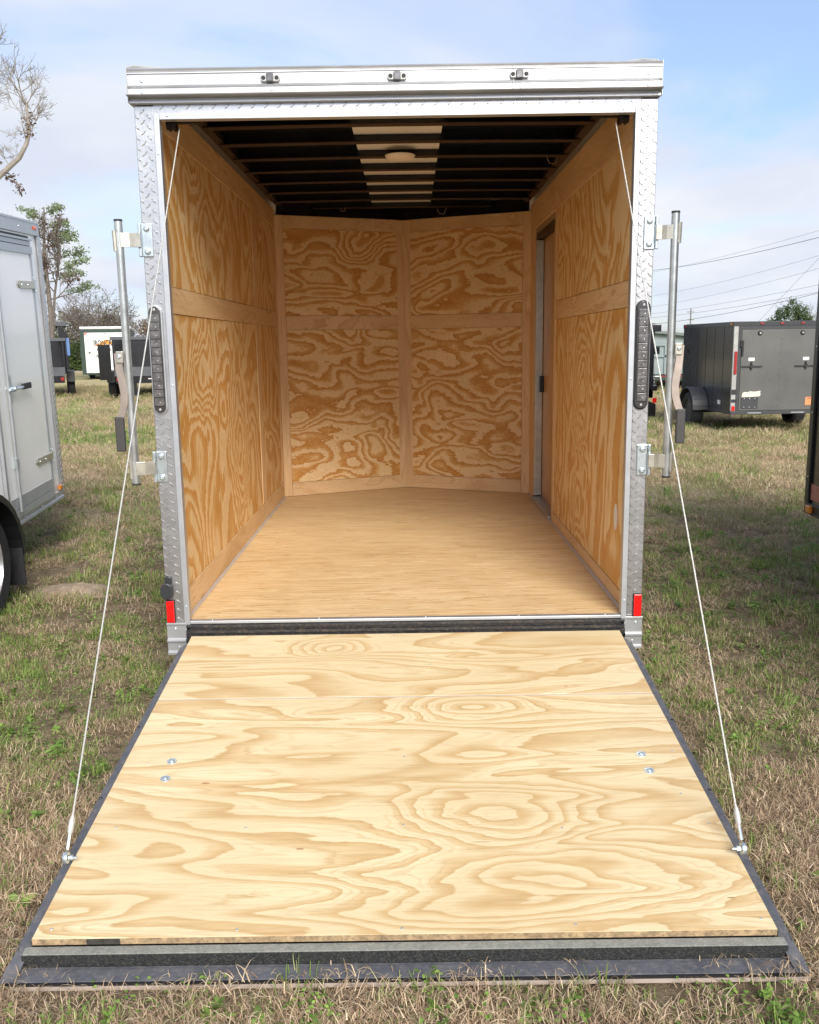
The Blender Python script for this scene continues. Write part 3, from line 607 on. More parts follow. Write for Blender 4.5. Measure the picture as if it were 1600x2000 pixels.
for s in (-1, 1):
    st_ = [(.941, .962, .035, -.022), (.941, .975, .10, -.022), (.941, .975, 1.74, -.022), (.944, .978, 1.785, -.030), (.952, .990, 1.825, -.046), (.958, .992, 1.855, -.0545)]
    fm = MB()
    for (xi_, xo_, d_, o_) in st_:
        for (x_, oo) in ((xi_, o_), (xo_, o_ - .002), (xo_, o_ - .006), (xi_, o_ - .004)): fm.v.append(tuple(RM @ Vector((s * x_, d_, oo))))
    for q in range(len(st_) - 1):
        for k in range(4): fm.f.append((q * 4 + k, q * 4 + (k + 1) % 4, q * 4 + 4 + (k + 1) % 4, q * 4 + 4 + k))
    fm.f += [(0, 3, 2, 1), tuple(len(fm.v) - 4 + k for k in range(4))]
    mk('edge_flange', fm, M_flange, ramp)
    mk('edge_skirt', rb(*sorted((s * .9735, s * .9765)), .06, 1.78, -.06, -.0265), M_flange, ramp)
    mk('edge_lip', rb(*sorted((s * .9415, s * .947)), .05, 1.77, -.0215, -.010), M_flange, ramp)
    rr = .55 if s < 0 else .95
    for d in (.72, 1.15): mk('rivet', MB().lathe([(.0001, .003), (.004, .002), (.006, 0)], RM @ Matrix.Translation((s * .968, d, -.0215)), 8), M_black, ramp)
    for (x, d) in (((-.781, .981), (-.777, 1.081)) if s < 0 else ((.791, .977), (.794, 1.073))):
        mk('washer_bolt', MB().lathe([(.0001, .0015), (.004, .0015), (.0045, .006), (.008, .0055), (.0095, .0025), (.016, .0022), (.017, 0)], RM @ Matrix.Translation((x, d, 0)), 18), M_zinc, ramp, smooth=True)
mk('flap_front', MB().prism([(-.962, 1.8065), (.962, 1.8065), (.985, 1.854), (-.985, 1.854)], 'z', -.062, -.056, RM), M_flange, ramp, bevel=.0015)
mk('flap_ridge', rb(-.95, .95, 1.818, 1.824, -.0558, -.0535), M_flange, ramp)
mk('flap_edge', rb(-.985, .985, 1.8545, 1.858, -.070, -.0575), M_black, ramp)
mk('base_strip', rb(-.97, .99, 1.8585, 1.865, -.073, -.066), mat('tan_base_strip', (.45, .37, .31), .7), ramp)
for (x, d) in ((-.472, 1.341), (-.004, 1.336), (.464, 1.361), (-.002, .973), (-.006, 1.753), (-.425, 1.75), (.435, 1.748), (-.86, .99), (.90, .96), (.86, 1.2), (-.05, .02), (-.86, 1.33), (-.14, .60), (-.9, 1.74), (.91, 1.735), (.9, 1.35), (.1, .3), (-.36, .21)):
    mk('deck_screw', MB().lathe([(.0001, .0006), (.0035, .0012), (.0045, 0)], RM @ Matrix.Translation((x, d, 0)), 8), M_bezel, ramp)
kn = MB()
for (x, d, a, b) in ((-.64, 1.11, .014, .004), (.19, 1.02, .016, .002), (.22, 1.42, .03, .0015), (-.30, 1.44, .012, .003), (.86, 1.66, .012, .002), (.62, .5, .01, .002)):
    kn.prism([(x + a * cos(t), d + b * sin(t)) for t in [2 * pi * k / 10 for k in range(10)]], 'z', .0001, .0004, RM)
mk('resin_mark', kn, mat('resin_mark', (.40, .20, .11), .6), ramp)
for y in (.35, .75, 1.15, 1.55, 1.95, 2.35, 2.75):
    for x in (-.8, -.4, 0, .4, .8):
        mk('deck_screw', MB().lathe([(.0001, .0006), (.0035, .0012), (.0045, 0)], Matrix.Translation((x + random.uniform(-.03, .03), y + random.uniform(-.01, .01), FZ)), 8), M_edge, T)
for v_, nm in ((0, 0),):
    fk = MB()
    for i in range(26):
        x, y = random.uniform(-.9, .9), random.uniform(.1, 2.2); fk.box(x, x + random.uniform(.002, .010), y, y + .003, FZ + .0005, FZ + .0015)
    mk('floor_flecks', fk, M_edge, T, kind='stuff')
T.location.z = 0.0

# ------------------------------------------------------------------ white trailer at the left
def yaw_m(a): return Matrix.Rotation(a, 4, 'Z')
WT = empty('cargo_trailer', (-2.718, 3.24, GZ), (radians(2.3), 0, radians(3.0)))
tag(WT, 'white enclosed cargo trailer cut off by the left edge, strap hinges on its side door', 'trailer')
# local frame: wall plane x=0, corner at y=0, body to -x and -y; z from ground
B0, B1 = .40, 2.47
mk('body', MB().box(-2.05, -.004, -3.6, 0, B0 + .075, B1 - .09).prism([(-2.05, 0), (-.004, 0), (-1.02, .55)], 'z', B0 + .075, B1 - .09), M_white, WT)
mk('chassis_frame', MB().box(-1.95, -.05, -3.6, 0, B0 - .04, B0 + .07).box(-1.08, -.98, 0, 1.7, B0 - .04, B0 + .06), M_black, WT)
sr = [(-.002, B0), (.012, B0), (.012, B0 + .018), (.004, B0 + .024), (.004, B0 + .05), (.010, B0 + .055), (.010, B0 + .066), (-.002, B0 + .073)]
lo = MB(); lo.add([(x, y, z) for y in (-3.6, .004) for x, z in sr], [(i, (i + 1) % 8, 8 + (i + 1) % 8, 8 + i) for i in range(8)] + [tuple(range(8))[::-1], tuple(range(8, 16))])
rail = mk('lower_rail', lo, M_alu, WT)
up = MB().box(-.003, .012, -3.6, .006, B1 - .092, B1).box(.0123, .016, -3.6, .006, B1 - .010, B1).box(.0123, .015, -3.6, .006, B1 - .092, B1 - .084)
ur = mk('upper_rail', up, M_alu, WT)
mk('roof', MB().box(-2.05, -.003, -3.6, 0, B1 - .09, B1 + .01).prism([(-2.05, 0), (-.003, 0), (-1.02, .55)], 'z', B1 - .09, B1 + .01), M_alu, WT)
for y in (-3.2, -2.4, -1.6, -1.1, -.75, -.4, -.06): 
    screw((.012, y, B1 - .05), (1, 0, 0), .007, ur); screw((.006, y - .1, B0 + .038), (1, 0, 0), .009, rail)
cp = mk('corner_post', MB().box(.0, .014, -.045, .02, B0 + .075, B1 - .094).box(-.06, .0, .004, .022, B0 + .075, B1 - .094), M_tread, WT, bevel=.002)
tb = MB(); z = B0 + .09; k = 0
while z < B1 - .11:
    for j, y in enumerate((-.034, -.012)):
        zz = z + j * .012
        tb.add([(.0141, y - .008, zz - .004), (.0141, y - .004, zz + .006), (.0141, y + .009, zz + .009), (.0141, y + .006, zz - .001), (.0185, y - .003, zz), (.0185, y, zz + .004), (.0185, y + .003, zz + .006), (.0185, y + .002, zz + .001)],
               [(0, 1, 5, 4), (1, 2, 6, 5), (2, 3, 7, 6), (3, 0, 4, 7), (4, 5, 6, 7)])
    z += .045
mk('tread_bars', tb, M_alu, cp, kind='stuff')
# door
dy0, dy1, dz0, dz1 = -1.10, -.262, B0 + .115, 2.29
wd = mk('side_door', MB().box(.001, .018, dy0, dy1, dz0, dz1), M_white, WT, bevel=.003)
mk('door_frame', MB().box(.0, .022, dy1 + .002, dy1 + .034, dz0 - .055, dz1 + .035).box(.0, .022, dy0 - .034, dy0 - .002, dz0 - .055, dz1 + .035).box(.0, .022, dy0 - .002, dy1 + .002, dz0 - .055, dz0 - .003).box(.0, .024, dy0 - .002, dy1 + .002, dz1 + .003, dz1 + .035), M_alu2, WT, bevel=.002)
mk('rain_gutter', MB().box(.0, .035, dy0 - .04, dy1 + .035, dz1 + .037, dz1 + .052), M_alu2, WT)
mk('door_shadow_gap', MB().box(.0, .010, dy0 - .04, dy1 + .034, dz1 + .0525, dz1 + .072), M_rubber, WT)
mk('drip_trim', MB().box(.0, .030, dy0 - .04, dy1 + .035, dz1 - .055, dz1 - .003), M_alu2, WT)
mk('kick_plate', MB().box(.018, .0215, dy0 + .01, dy1 - .003, dz0 + .002, dz0 + .085), M_alu2, wd)
for zh in (2.02, .77):
    hg = mk('strap_hinge', MB().prism([(dy1 - .30, zh - .0), (dy1 - .265, zh - .026), (dy1 - .0, zh - .026), (dy1 + .03, zh - .024), (dy1 + .03, zh + .024), (dy1, zh + .026), (dy1 - .265, zh + .026)], 'x', .0225, .030), M_zinc_y, WT, bevel=.002)
    mk('hinge_plate', MB().box(.022, .030, dy1 + .022, dy1 + .060, zh - .055, zh + .055), M_zinc, hg, bevel=.002)
    for q in (-.24, -.12): screw((.030, dy1 + q, zh), (1, 0, 0), .008, hg)
    for q in (-.04, .04): screw((.030, dy1 + .045, zh + q), (1, 0, 0), .006, hg)
lt = mk('door_latch', MB().box(.018, .026, -.905, -.870, 1.24, 1.42).tube([(.05, -.99, 1.325), (.05, -.70, 1.330)], .010, 10).tube([(.018, -.888, 1.33), (.062, -.888, 1.33)], .020, 12), M_zinc, WT, bevel=.002)
mk('grip', MB().box(.040, .062, -.74, -.60, 1.312, 1.352), M_rubber, lt, bevel=.004)
mk('lock_rod', MB().tube([(.035, -.96, .50), (.035, -.96, 2.2)], .011, 10), M_alu2, WT, smooth=True)
mk('rod_guide', MB().tube([(.035, -.96, .80), (.035, -.96, .87)], .018, 10), M_zinc, WT, smooth=True)
mk('marker_light', MB().box(.012, .022, -.115, -.055, B1 - .052, B1 - .028), M_orange_l, WT, bevel=.004)
mk('marker_light', MB().box(.010, .030, -.125, -.065, B0 + .085, B0 + .12), M_amber, WT, bevel=.003)
mk('body_seam', MB().box(-.004, .0005, -1.1, -.9, 2.10, 2.101), M_alu, WT)
# fender + wheel
fc = -2.02
fp = [(fc + (.50) * cos(t), .36 + .47 * sin(t)) for t in [pi * k / 14 for k in range(15)]]
fp += [(fc + .46 * cos(t), .36 + .43 * sin(t)) for t in [pi - pi * k / 14 for k in range(15)]]
mk('fender', MB().prism([(y, z) for y, z in fp], 'x', .014, .25), M_black, WT)
mk('mud_flap', MB().box(.03, .24, fc + .455, fc + .470, .16, .40), M_rubber, WT)
tw = wheel(0, 0, .345, .20, WT, face=1); tw.location = (.125, fc - .03, .06)

# ------------------------------------------------------------------ black trailer at the right edge
BT = empty('cargo_trailer', (2.53, 1.80, GZ), (0, 0, radians(-2.5)))
tag(BT, 'glossy black enclosed trailer, only its front corner showing at the right edge', 'trailer')
mk('body', MB().box(.004, 2.0, -3.5, -.002, .53, 2.30).prism([(.004, -.002), (2.0, -.002), (1.0, .55)], 'z', .53, 2.30), M_blk, BT)
mk('lower_rail', MB().box(-.010, .02, -3.5, .004, .47, .535).box(-.016, -.010, -3.5, .004, .47, .482), M_black, BT, bevel=.002)
mk('upper_rail', MB().box(-.008, .02, -3.5, .004, 2.25, 2.34), M_black, BT)
mk('corner_post', MB().box(-.012, .004, -.05, .006, .536, 2.249), M_black, BT, bevel=.003)
for z in (.7, 1.1, 1.5, 1.9): screw((-.012, -.03, z), (-1, 0, 0), .006, BT, M_zinc)
mk('marker_light', MB().box(-.030, -.0102, -.125, -.06, .482, .527), M_amber, BT, bevel=.003)
mk('warning_sticker', MB().box(.0005, .0035, -.30, -.06, .56, .66), M_rsticker, BT)
mk('chassis_frame', MB().box(.05, 1.9, -3.5, -.1, .40, .47).box(.95, 1.05, -.1, 1.6, .42, .5), M_black, BT)
for s in (0, 1):
    t = wheel(0, 0, .33, .2, BT, face=-1 if s == 0 else 1); t.location = (.12 if s == 0 else 1.88, -2.0, 0)

# ------------------------------------------------------------------ charcoal trailer, right background
GT = empty('cargo_trailer', (5.30, 11.1, GZ), (0, 0, radians(2.0)))
tag(GT, 'charcoal grey cargo trailer with torn paper on its ramp door, parked on the right', 'trailer')
W_, Lg, Z0, Z1 = 1.56, 2.45, .36, 1.83
mk('body', MB().box(.004, W_ - .004, .02, Lg, Z0 + .03, Z1 - .07).prism([(.004, Lg), (W_ - .004, Lg), (W_ / 2, Lg + .5)], 'z', Z0 + .03, Z1 - .07), M_greyp, GT)
for i, y in enumerate((.42, .83, 1.24, 1.65, 2.06)):
    mk('side_seam', MB().box(-.0003, .005, y - .0015, y + .0015, Z0 + .05, Z1 - .08), M_greyp, GT)
mk('top_rail', MB().box(-.008, W_ + .008, -.008, Lg, Z1 - .075, Z1).prism([(-.008, Lg), (W_ + .008, Lg), (W_ / 2, Lg + .52)], 'z', Z1 - .075, Z1), M_greyp, GT, bevel=.004)
mk('bottom_rail', MB().box(-.006, W_ + .006, -.03, Lg, Z0 - .03, Z0 + .028), M_dkgrey, GT, bevel=.004)
mk('rear_post', MB().box(0, .07, -.012, .02, Z0 + .03, Z1 - .077).box(W_ - .07, W_, -.012, .02, Z0 + .03, Z1 - .077), M_bezel, GT)
mk('rear_door_frame', MB().box(.072, .125, -.016, .02, Z0 + .03, Z1 - .077).box(W_ - .125, W_ - .072, -.016, .02, Z0 + .03, Z1 - .077).box(.125, W_ - .125, -.016, .02, Z1 - .13, Z1 - .077), M_dkgrey, GT)
rdoor = mk('ramp_door', MB().box(.128, W_ - .128, -.022, .0, Z0 + .035, Z1 - .135), M_greyd, GT, bevel=.004)
mk('door_seam', MB().box(W_ / 2 - .004, W_ / 2 + .004, -.0235, -.022, Z0 + .05, Z1 - .16), M_greyd, rdoor)
for k in range(10): screw((W_ / 2, -.0235, Z0 + .12 + k * .12), (0, -1, 0), .011, rdoor, M_greyd)
for x in (.42, 1.12):
    l = mk('load_light', MB().lathe([(.0001, .02), (.030, .018), (.042, 0)], axis_m((x, -.022, Z1 - .19), (0, -1, 0)), 14), M_rubber, GT)
    mk('lens', MB().lathe([(.0001, .026), (.016, .024), (.018, .018)], axis_m((x, -.022, Z1 - .19), (0, -1, 0)), 10), M_led, l)
for i, x in enumerate((.30, 1.20)):
    lt = mk('bar_latch', MB().box(x - .16 if i == 0 else x - .18, x + .18, -.045, -.030, 1.100, 1.120).tube([(x, -.022, 1.11), (x, -.05, 1.11)], .030, 10).tube([(x, -.04, 1.06), (x, -.04, 1.18)], .014, 8), M_rubber, GT)
    mk('white_tag', MB().box(x - .05, x + .05, -.025, -.0222, 1.20, 1.25), M_paper, GT)
for x in (.135, W_ - .135):
    mk('door_hinge', MB().box(x - .03, x + .02, -.04, -.0165, 1.42, 1.53).box(x - .004, x + .02, -.05, -.0165, 1.28, 1.53), M_rubber, GT)
for x in (.45, .78, 1.12): mk('clearance_light', MB().box(x - .03, x + .03, -.022, -.0082, Z1 - .05, Z1 - .022), M_redx, GT, bevel=.004)
mk('side_marker', MB().box(-.020, -.0082, .06, .12, Z1 - .05, Z1 - .022), M_amber, GT); mk('side_marker', MB().box(-.020, -.0082, Lg - .15, Lg - .09, Z1 - .05, Z1 - .022), M_redx, GT)
mk('tail_lamp', MB().prism(stadium(.040, 1.17, .045, .38), 'y', -.028, -.0122), M_redx, GT, bevel=.003)
mk('tail_lamp', MB().prism(stadium(W_ - .040, 1.17, .045, .38), 'y', -.028, -.0122), M_redx, GT, bevel=.003)
mk('reflector', MB().box(.012, .062, -.024, -.0122, Z0 + .035, Z0 + .11), M_red, GT); mk('post_band', MB().box(.002, .088, -.020, -.0122, .66, .74).box(.002, .088, -.020, -.0122, .53, .58), M_rubber, GT)
plt = mk('plate_holder', MB().box(.16, .44, -.034, -.0225, .43, .61), M_dkgrey, GT, bevel=.003)
for x in (.21, .30, .39): 
    for z in (.45, .59): screw((x, -.034, z), (0, -1, 0), .007, plt)
tp = MB(); tp.prism([(.16, .615), (.17, .68), (.20, .70), (.26, .695), (.30, .71), (.36, .70), (.47, .715), (.465, .68), (.475, .65), (.455, .625), (.3, .617)], 'y', -.042, -.0365)
mk('torn_paper', tp, M_paper2, GT)
mk('orange_notice', MB().box(W_ - .33, W_ - .16, -.0255, -.0225, .47, .60), M_osticker, GT); mk('notice_heading', MB().box(W_ - .30, W_ - .19, -.0262, -.0256, .575, .585), M_black, GT)
mk('orange_side_notice', MB().box(-.003, -.0002, Lg - .35, Lg - .12, .50, .57), M_rsticker, GT)
mk('white_side_tag', MB().box(-.003, -.0002, .45, .58, .47, .54), M_paper, GT)
mk('step_reflector', MB().box(.28, .50, -.034, -.0305, Z0 - .012, Z0 + .002).box(1.0, 1.22, -.034, -.0305, Z0 - .012, Z0 + .002), M_alu2, GT)
mk('vent', MB().prism([(2.15, 1.30), (2.24, 1.33), (2.24, 1.39), (2.17, 1.36)], 'x', -.03, .0), M_rubber, GT)
fc = 1.40
fp = [(fc + .40 * cos(t), .34 + .39 * sin(t)) for t in [pi * k / 14 for k in range(15)]] + [(fc + .375 * cos(t), .34 + .365 * sin(t)) for t in [pi - pi * k / 14 for k in range(15)]]
for s in (0, 1):
    x0, x1 = (-.27, -.003) if s == 0 else (W_ + .003, W_ + .27)
    mk('fender', MB().prism([(y, z) for y, z in fp], 'x', x0, x1), M_dkgrey, GT)
    mk('fender_back', MB().prism([(fc - .40, .34)] + [(fc + .40 * cos(t), .34 + .39 * sin(t)) for t in [pi - pi * k / 14 for k in range(15)]], 'x', *((-.006, -.004) if s == 0 else (W_ + .004, W_ + .006))), M_dkgrey, GT)
    t = wheel(0, 0, .32, .19, GT, rim=M_dkgrey, face=-1 if s == 0 else 1); t.location = (-.14 if s == 0 else W_ + .14, fc, 0)
mk('axle', MB().tube([(-.1, fc, .30), (W_ + .1, fc, .30)], .035, 10).box(.0, W_, fc - .3, fc + .3, .30, .34).box(W_ / 2 - .05, W_ / 2 + .05, Lg, Lg + 1.5, .38, .46), M_black, GT)
mk('roof_vent', MB().box(.55, 1.0, .9, 1.3, Z1, Z1 + .01), M_greyp, GT)

# ------------------------------------------------------------------ black tall trailer seen edge-on behind the right post
LT = empty('equipment_trailer', (4.60, 14.4, GZ)); tag(LT, 'black trailer seen from behind with red tail light, mostly hidden by the open trailer', 'trailer')
mk('side_frame', MB().box(-1.3, .30, .0, 3.2, .42, .60).box(-.1, .30, 0, .06, .42, 1.88).box(.12, .30, 3.1, 3.2, .42, 1.88).box(.16, .22, .06, 3.1, .60, 1.85), M_blk, LT)
mk('top_cap', MB().box(.10, .42, -.03, 3.2, 1.72, 1.86), M_blk, LT, bevel=.01)
mk('lower_box', MB().prism([(.05, .0), (.36, .05), (.36, .30), (.05, .42)], 'y', -.02, .10), M_blk, LT)
mk('corner_bracket', MB().box(.28, .40, -.02, .2, 1.28, 1.42).box(.26, .38, -.02, .2, .56, .66), M_blk, LT)
ch = MB()
for k in range(9): ch.box(.30, .325, -.03, -.02, .72 + k * .055, .75 + k * .055)
mk('chain', ch, M_bezel, LT)
mk('tail_light', MB().box(.29, .37, -.035, -.021, .32, .42), M_red, LT)
for s in (0, 1):
    t = wheel(0, 0, .33, .2, LT, rim=M_dkgrey); t.location = (.10 - 1.3 * s, 1.6, 0)

# ------------------------------------------------------------------ grey green container
CT = empty('container', (7.2, 24.8, GZ)); tag(CT, 'sage green steel roll-off container beyond the charcoal trailer', 'container')
mk('shell', MB().box(0, 3.6, .05, 5.0, .5, 1.42), M_green_c, CT)
mk('top_lip', MB().box(-.03, 3.63, .0, 5.03, 1.38, 1.46), M_green_c, CT); mk('middle_rail', MB().box(0, 3.6, .0, .05, 1.03, 1.09), M_green_c, CT)
for k in range(10): mk('stake_post', MB().box(.02 + .39 * k, .09 + .39 * k, .0, .05, .5, 1.38), M_green_c, CT)
mk('base_rail', MB().box(-.02, 3.62, -.03, 5.0, .33, .47), M_green_d, CT); mk('reflector_strip', MB().box(.0, 3.6, -.034, -.031, .43, .46), M_paper, CT)
for k in range(6): mk('red_band', MB().box(.1 + .6 * k, .35 + .6 * k, -.038, -.0345, .43, .46), M_redx, CT)
for k, x in enumerate((.4, 1.6, 3.0)): mk('roller', MB().tube([(x, .05, .18), (x, .35, .18)], .18, 14), M_tyre, CT)
SH = empty('shed', (3.5, 46, GZ)); tag(SH, 'low metal shed whose sloping grey green roof shows above the container', 'building')
mk('wall', MB().prism([(0, 0), (13.6, 0), (13.6, 1.50), (0, 2.90)], 'y', 0, 6), M_green_c, SH)
mk('roof', MB().add([(-.2, -.3, 3.1), (14.2, -.3, 1.62), (14.2, 6.3, 1.62), (-.2, 6.3, 3.1), (-.2, -.3, 2.95), (14.2, -.3, 1.47), (14.2, 6.3, 1.47), (-.2, 6.3, 2.95)],
   [(0, 1, 2, 3), (4, 7, 6, 5), (0, 4, 5, 1), (1, 5, 6, 2), (2, 6, 7, 3), (3, 7, 4, 0)]), M_roofg, SH)

# ------------------------------------------------------------------ dump trailers, left background
def dump(name_loc, rot, label, tarp=False):
    D = empty('dump_trailer', name_loc, (0, 0, rot)); tag(D, label, 'trailer', 'black dump trailers')
    w2 = 1.0
    mk('dump_bed', MB().box(-w2, -w2 + .06, 0, 4.0, .75, 1.86).box(w2 - .06, w2, 0, 4.0, .75, 1.86).box(-w2 + .06, w2 - .06, 3.94, 4.0, .75, 1.86).box(-w2 + .06, w2 - .06, 0, 3.94, .75, .80), M_blk, D)
    mk('top_rail', MB().box(-w2 - .06, w2 + .06, -.04, .06, 1.80, 1.90).box(-w2 - .06, -w2 + .06, .06, 4.0, 1.80, 1.90).box(w2 - .06, w2 + .06, .06, 4.0, 1.80, 1.90), M_wallg, D, bevel=.01)
    mk('front_inner_wall', MB().box(-w2 + .07, w2 - .07, 3.9, 3.93, .81, 1.78), M_black, D)
    for y in (.5, 1.2, 1.9, 2.6, 3.3):
        mk('side_stake', MB().box(-w2 - .05, -w2 - .001, y, y + .08, .75, 1.80).box(w2 + .001, w2 + .05, y, y + .08, .75, 1.80), M_blk, D)
    mk('tailgate', MB().box(-w2 + .02, w2 - .02, -.06, -.01, .70, .98), M_wallg, D)
    mk('frame', MB().box(-.9, .9, .0, 4.3, .50, .70).box(-.06, .06, 4.3, 5.6, .5, .62).box(-.95, .95, -.06, .0, .48, .69), M_blk, D)
    mk('tail_light', MB().box(-.93, -.83, -.09, -.061, .56, .66), M_redx, D); mk('tail_light', MB().box(.83, .93, -.09, -.061, .56, .66), M_redx, D)
    mk('plate_light', MB().box(.0, .3, -.075, -.061, .60, .625), M_paper, D)
    mk('support_leg', MB().box(-.45, -.35, -.02, .08, .08, .5).box(.35, .45, -.02, .08, .08, .5), M_blk, D)
    for s in (-1, 1):
        mk('fender', MB().prism([(.5, .70), (.6, .84), (2.5, .84), (2.6, .70), (2.56, .70), (2.48, .80), (.62, .80), (.54, .70)], 'x', *sorted((s * (w2 + .02), s * (w2 + .27)))), M_dkgrey, D)
        mk('fender_front', MB().box(*sorted((s * (w2 + .02), s * (w2 + .27))), .48, .499, .5, .83), M_dkgrey, D)
        for y in (1.05, 2.0):
            t = wheel(0, 0, .36, .22, D, rim=M_dkgrey, face=s); t.location = (s * (w2 + .14), y, 0)
    return D
D1 = dump((-8.05, 24.5, GZ), radians(13), 'black dump trailer with its tailgate swung open, in front of the white box trailer')
gm = MB(); gm.prism([(-1.09, -.02), (-1.40, -.28), (-1.37, -.31), (-1.06, -.05)], 'z', .60, 1.66)
mk('open_gate', gm, M_blk, D1)
D2 = dump((-11.95, 25.3, GZ), radians(21), 'second black dump trailer, only its right side showing past the white trailer corner')
mk('rolled_tarp', MB().box(1.08, 1.17, .0, .05, 1.35, 1.9), M_blue, D2)
mk('high_side', MB().box(.86, 1.03, .0, 4.0, 1.90, 2.30).box(1.03, 1.12, .0, .08, .9, 2.1), M_blk, D2); mk('high_rail', MB().box(.80, 1.12, -.02, 4.0, 2.28, 2.42), M_wallg, D2)

# ------------------------------------------------------------------ white box trailer with lettering
BX = empty('box_trailer', (-15.35, 43.0, GZ), (0, 0, radians(15))); tag(BX, 'white box trailer with dark trim and orange logo lettering on its rear ramp, far left', 'trailer')
mk('body', MB().box(-1.22, 1.22, .03, 6.0, .35, 2.50), M_dkgrey, BX)
mk('roof', MB().box(-1.25, 1.25, .0, 6.0, 2.50, 2.64), M_alu, BX, bevel=.03)
mk('rear_frame', MB().box(-1.24, -1.03, -.02, .03, .25, 2.50).box(1.03, 1.24, -.02, .03, .25, 2.50).box(-1.03, 1.03, -.02, .03, 2.34, 2.50).box(-1.03, 1.03, -.02, .03, .25, .34), M_green_d, BX)
bd = mk('ramp_door', MB().box(-1.03, 1.03, -.03, .0, .34, 2.34), M_white, BX)
for x in (-.75, -.05, .65): mk('clearance_light', MB().box(x - .03, x + .03, -.05, -.0305, 2.27, 2.31), M_rubber, BX)
mk('corner_mark', MB().prism([(-1.02, 2.33), (-.85, 2.33), (-1.02, 2.2)], 'y', -.034, -.0305).prism([(1.02, 2.33), (.85, 2.33), (1.02, 2.2)], 'y', -.034, -.0305), M_orange_l, BX)
mk('bar_latch', MB().box(-.97, -.68, -.06, -.0305, 1.33, 1.36).box(-.85, -.80, -.07, -.0305, 1.31, 1.41), M_rubber, BX)
mk('side_hinge', MB().box(-1.27, -1.241, -.02, .05, 1.1, 1.65), M_green_d, BX)
mk('white_plate', MB().box(-.96, -.64, -.04, -.0305, .36, .52), M_paper, BX)
mk('logo_shape', MB().prism([(-.52, 1.66), (-.10, 1.66), (-.08, 1.78), (.40, 1.72), (.48, 1.80), (.34, 1.86), (.18, 1.92), (.04, 2.02), (-.08, 1.97), (-.20, 1.90), (-.34, 1.82), (-.50, 1.74)], 'y', -.0335, -.0312), M_logo_o, BX)
def text_mesh(s, size, M, m, parent, name, sx=1.0, ext=.002):
    cu = bpy.data.curves.new('t', 'FONT'); cu.body = s; cu.size = size; cu.extrude = ext; cu.resolution_u = 3; cu.offset = size * .035
    to = bpy.data.objects.new('t', cu); COL.objects.link(to); bpy.context.view_layer.update()
    dg = bpy.context.evaluated_depsgraph_get(); me = bpy.data.meshes.new_from_object(to.evaluated_get(dg))
    bpy.data.objects.remove(to); me.transform(M @ Matrix.Diagonal((sx, 1, 1, 1))); me.materials.clear(); me.materials.append(m); me.name = name
    o = bpy.data.objects.new(name, me); COL.objects.link(o); o.parent = parent; return o
def TX(x, z, y=-.0375): return Matrix(((1, 0, 0, x), (0, 0, -1, y), (0, 1, 0, z), (0, 0, 0, 1)))
text_mesh('IRONCRAFT', .38, TX(-.62, 1.70), M_logo_k, BX, 'lettering', sx=.62)
text_mesh('RENTALS', .17, TX(-.48, 1.44), M_logo_k, BX, 'lettering', sx=1.0)
text_mesh('DOUGLAS', .11, TX(-.46, 1.31), M_bezel, BX, 'lettering', sx=1.0)
text_mesh('(912)', .18, TX(-.56, 1.10), M_logo_k, BX, 'lettering', sx=1.15)
for s in (-1, 1):
    for y in (2.6, 3.5):
        t = wheel(0, 0, .34, .2, BX, rim=M_dkgrey, face=s); t.location = (s * 1.0, y, 0)
mk('underframe', MB().box(-1.0, 1.0, .3, 6, .2, .34), M_black, BX)

# ------------------------------------------------------------------ trees
class Tree:
    def __init__(s, seed): s.r = random.Random(seed); s.mb = MB(); s.tips = []
    def limb(s, pts, r0, r1, n=5):
        k = len(pts); s.mb.tube(pts, [r0 + (r1 - r0) * i / (k - 1) for i in range(k)], n, cap=False)
    def grow(s, p, d, ln, r, depth, spread=.55, up=.12, kids=3, shrink=.68, wig=.16, nmin=.006):
        R = s.r; pts = [p]; q = p.copy(); dd = d.normalized()
        segs = 4 if depth > 1 else 3
        for i in range(segs):
            dd = (dd + Vector((R.uniform(-1, 1), R.uniform(-1, 1), R.uniform(-1, 1))) * wig + Vector((0, 0, up * .5))).normalized()
            q = q + dd * ln / segs; pts.append(q.copy())
        s.limb(pts, r, max(nmin, r * .55), 5 if depth > 2 else 3)
        if depth <= 0: s.tips.append(q); return
        for k in range(kids):
            t = R.uniform(.35, 1.0); i = min(segs - 1, int(t * segs)); b = pts[i].lerp(pts[i + 1], t * segs - i if t < 1 else 1)
            a = R.uniform(0, 2 * pi); side = dd.orthogonal().normalized(); side.rotate(Matrix.Rotation(a, 3, dd))
            nd = (dd * (1 - spread) + side * spread + Vector((0, 0, up))).normalized()
            s.grow(b, nd, ln * shrink * R.uniform(.75, 1.15), max(nmin, r * .55), depth - 1, spread, up, kids, shrink, wig, nmin)
        s.grow(q, dd, ln * shrink, max(nmin, r * .6), depth - 1, spread, up, kids, shrink, wig, nmin)
def leaves(pts, rng, n, rad, size, flat=1.0):
    mb = MB()
    for p in pts:
        for k in range(n):
            o = Vector((rng.gauss(0, rad), rng.gauss(0, rad), rng.gauss(0, rad * flat))); c = Vector(p) + o
            a = Vector((rng.uniform(-1, 1), rng.uniform(-1, 1), rng.uniform(-1, 1))).normalized(); b = a.orthogonal().normalized(); s_ = size * rng.uniform(.6, 1.4)
            mb.add([c - a * s_, c + b * s_ * .5, c + a * s_, c - b * s_ * .5], [(0, 1, 2, 3)])
    return mb
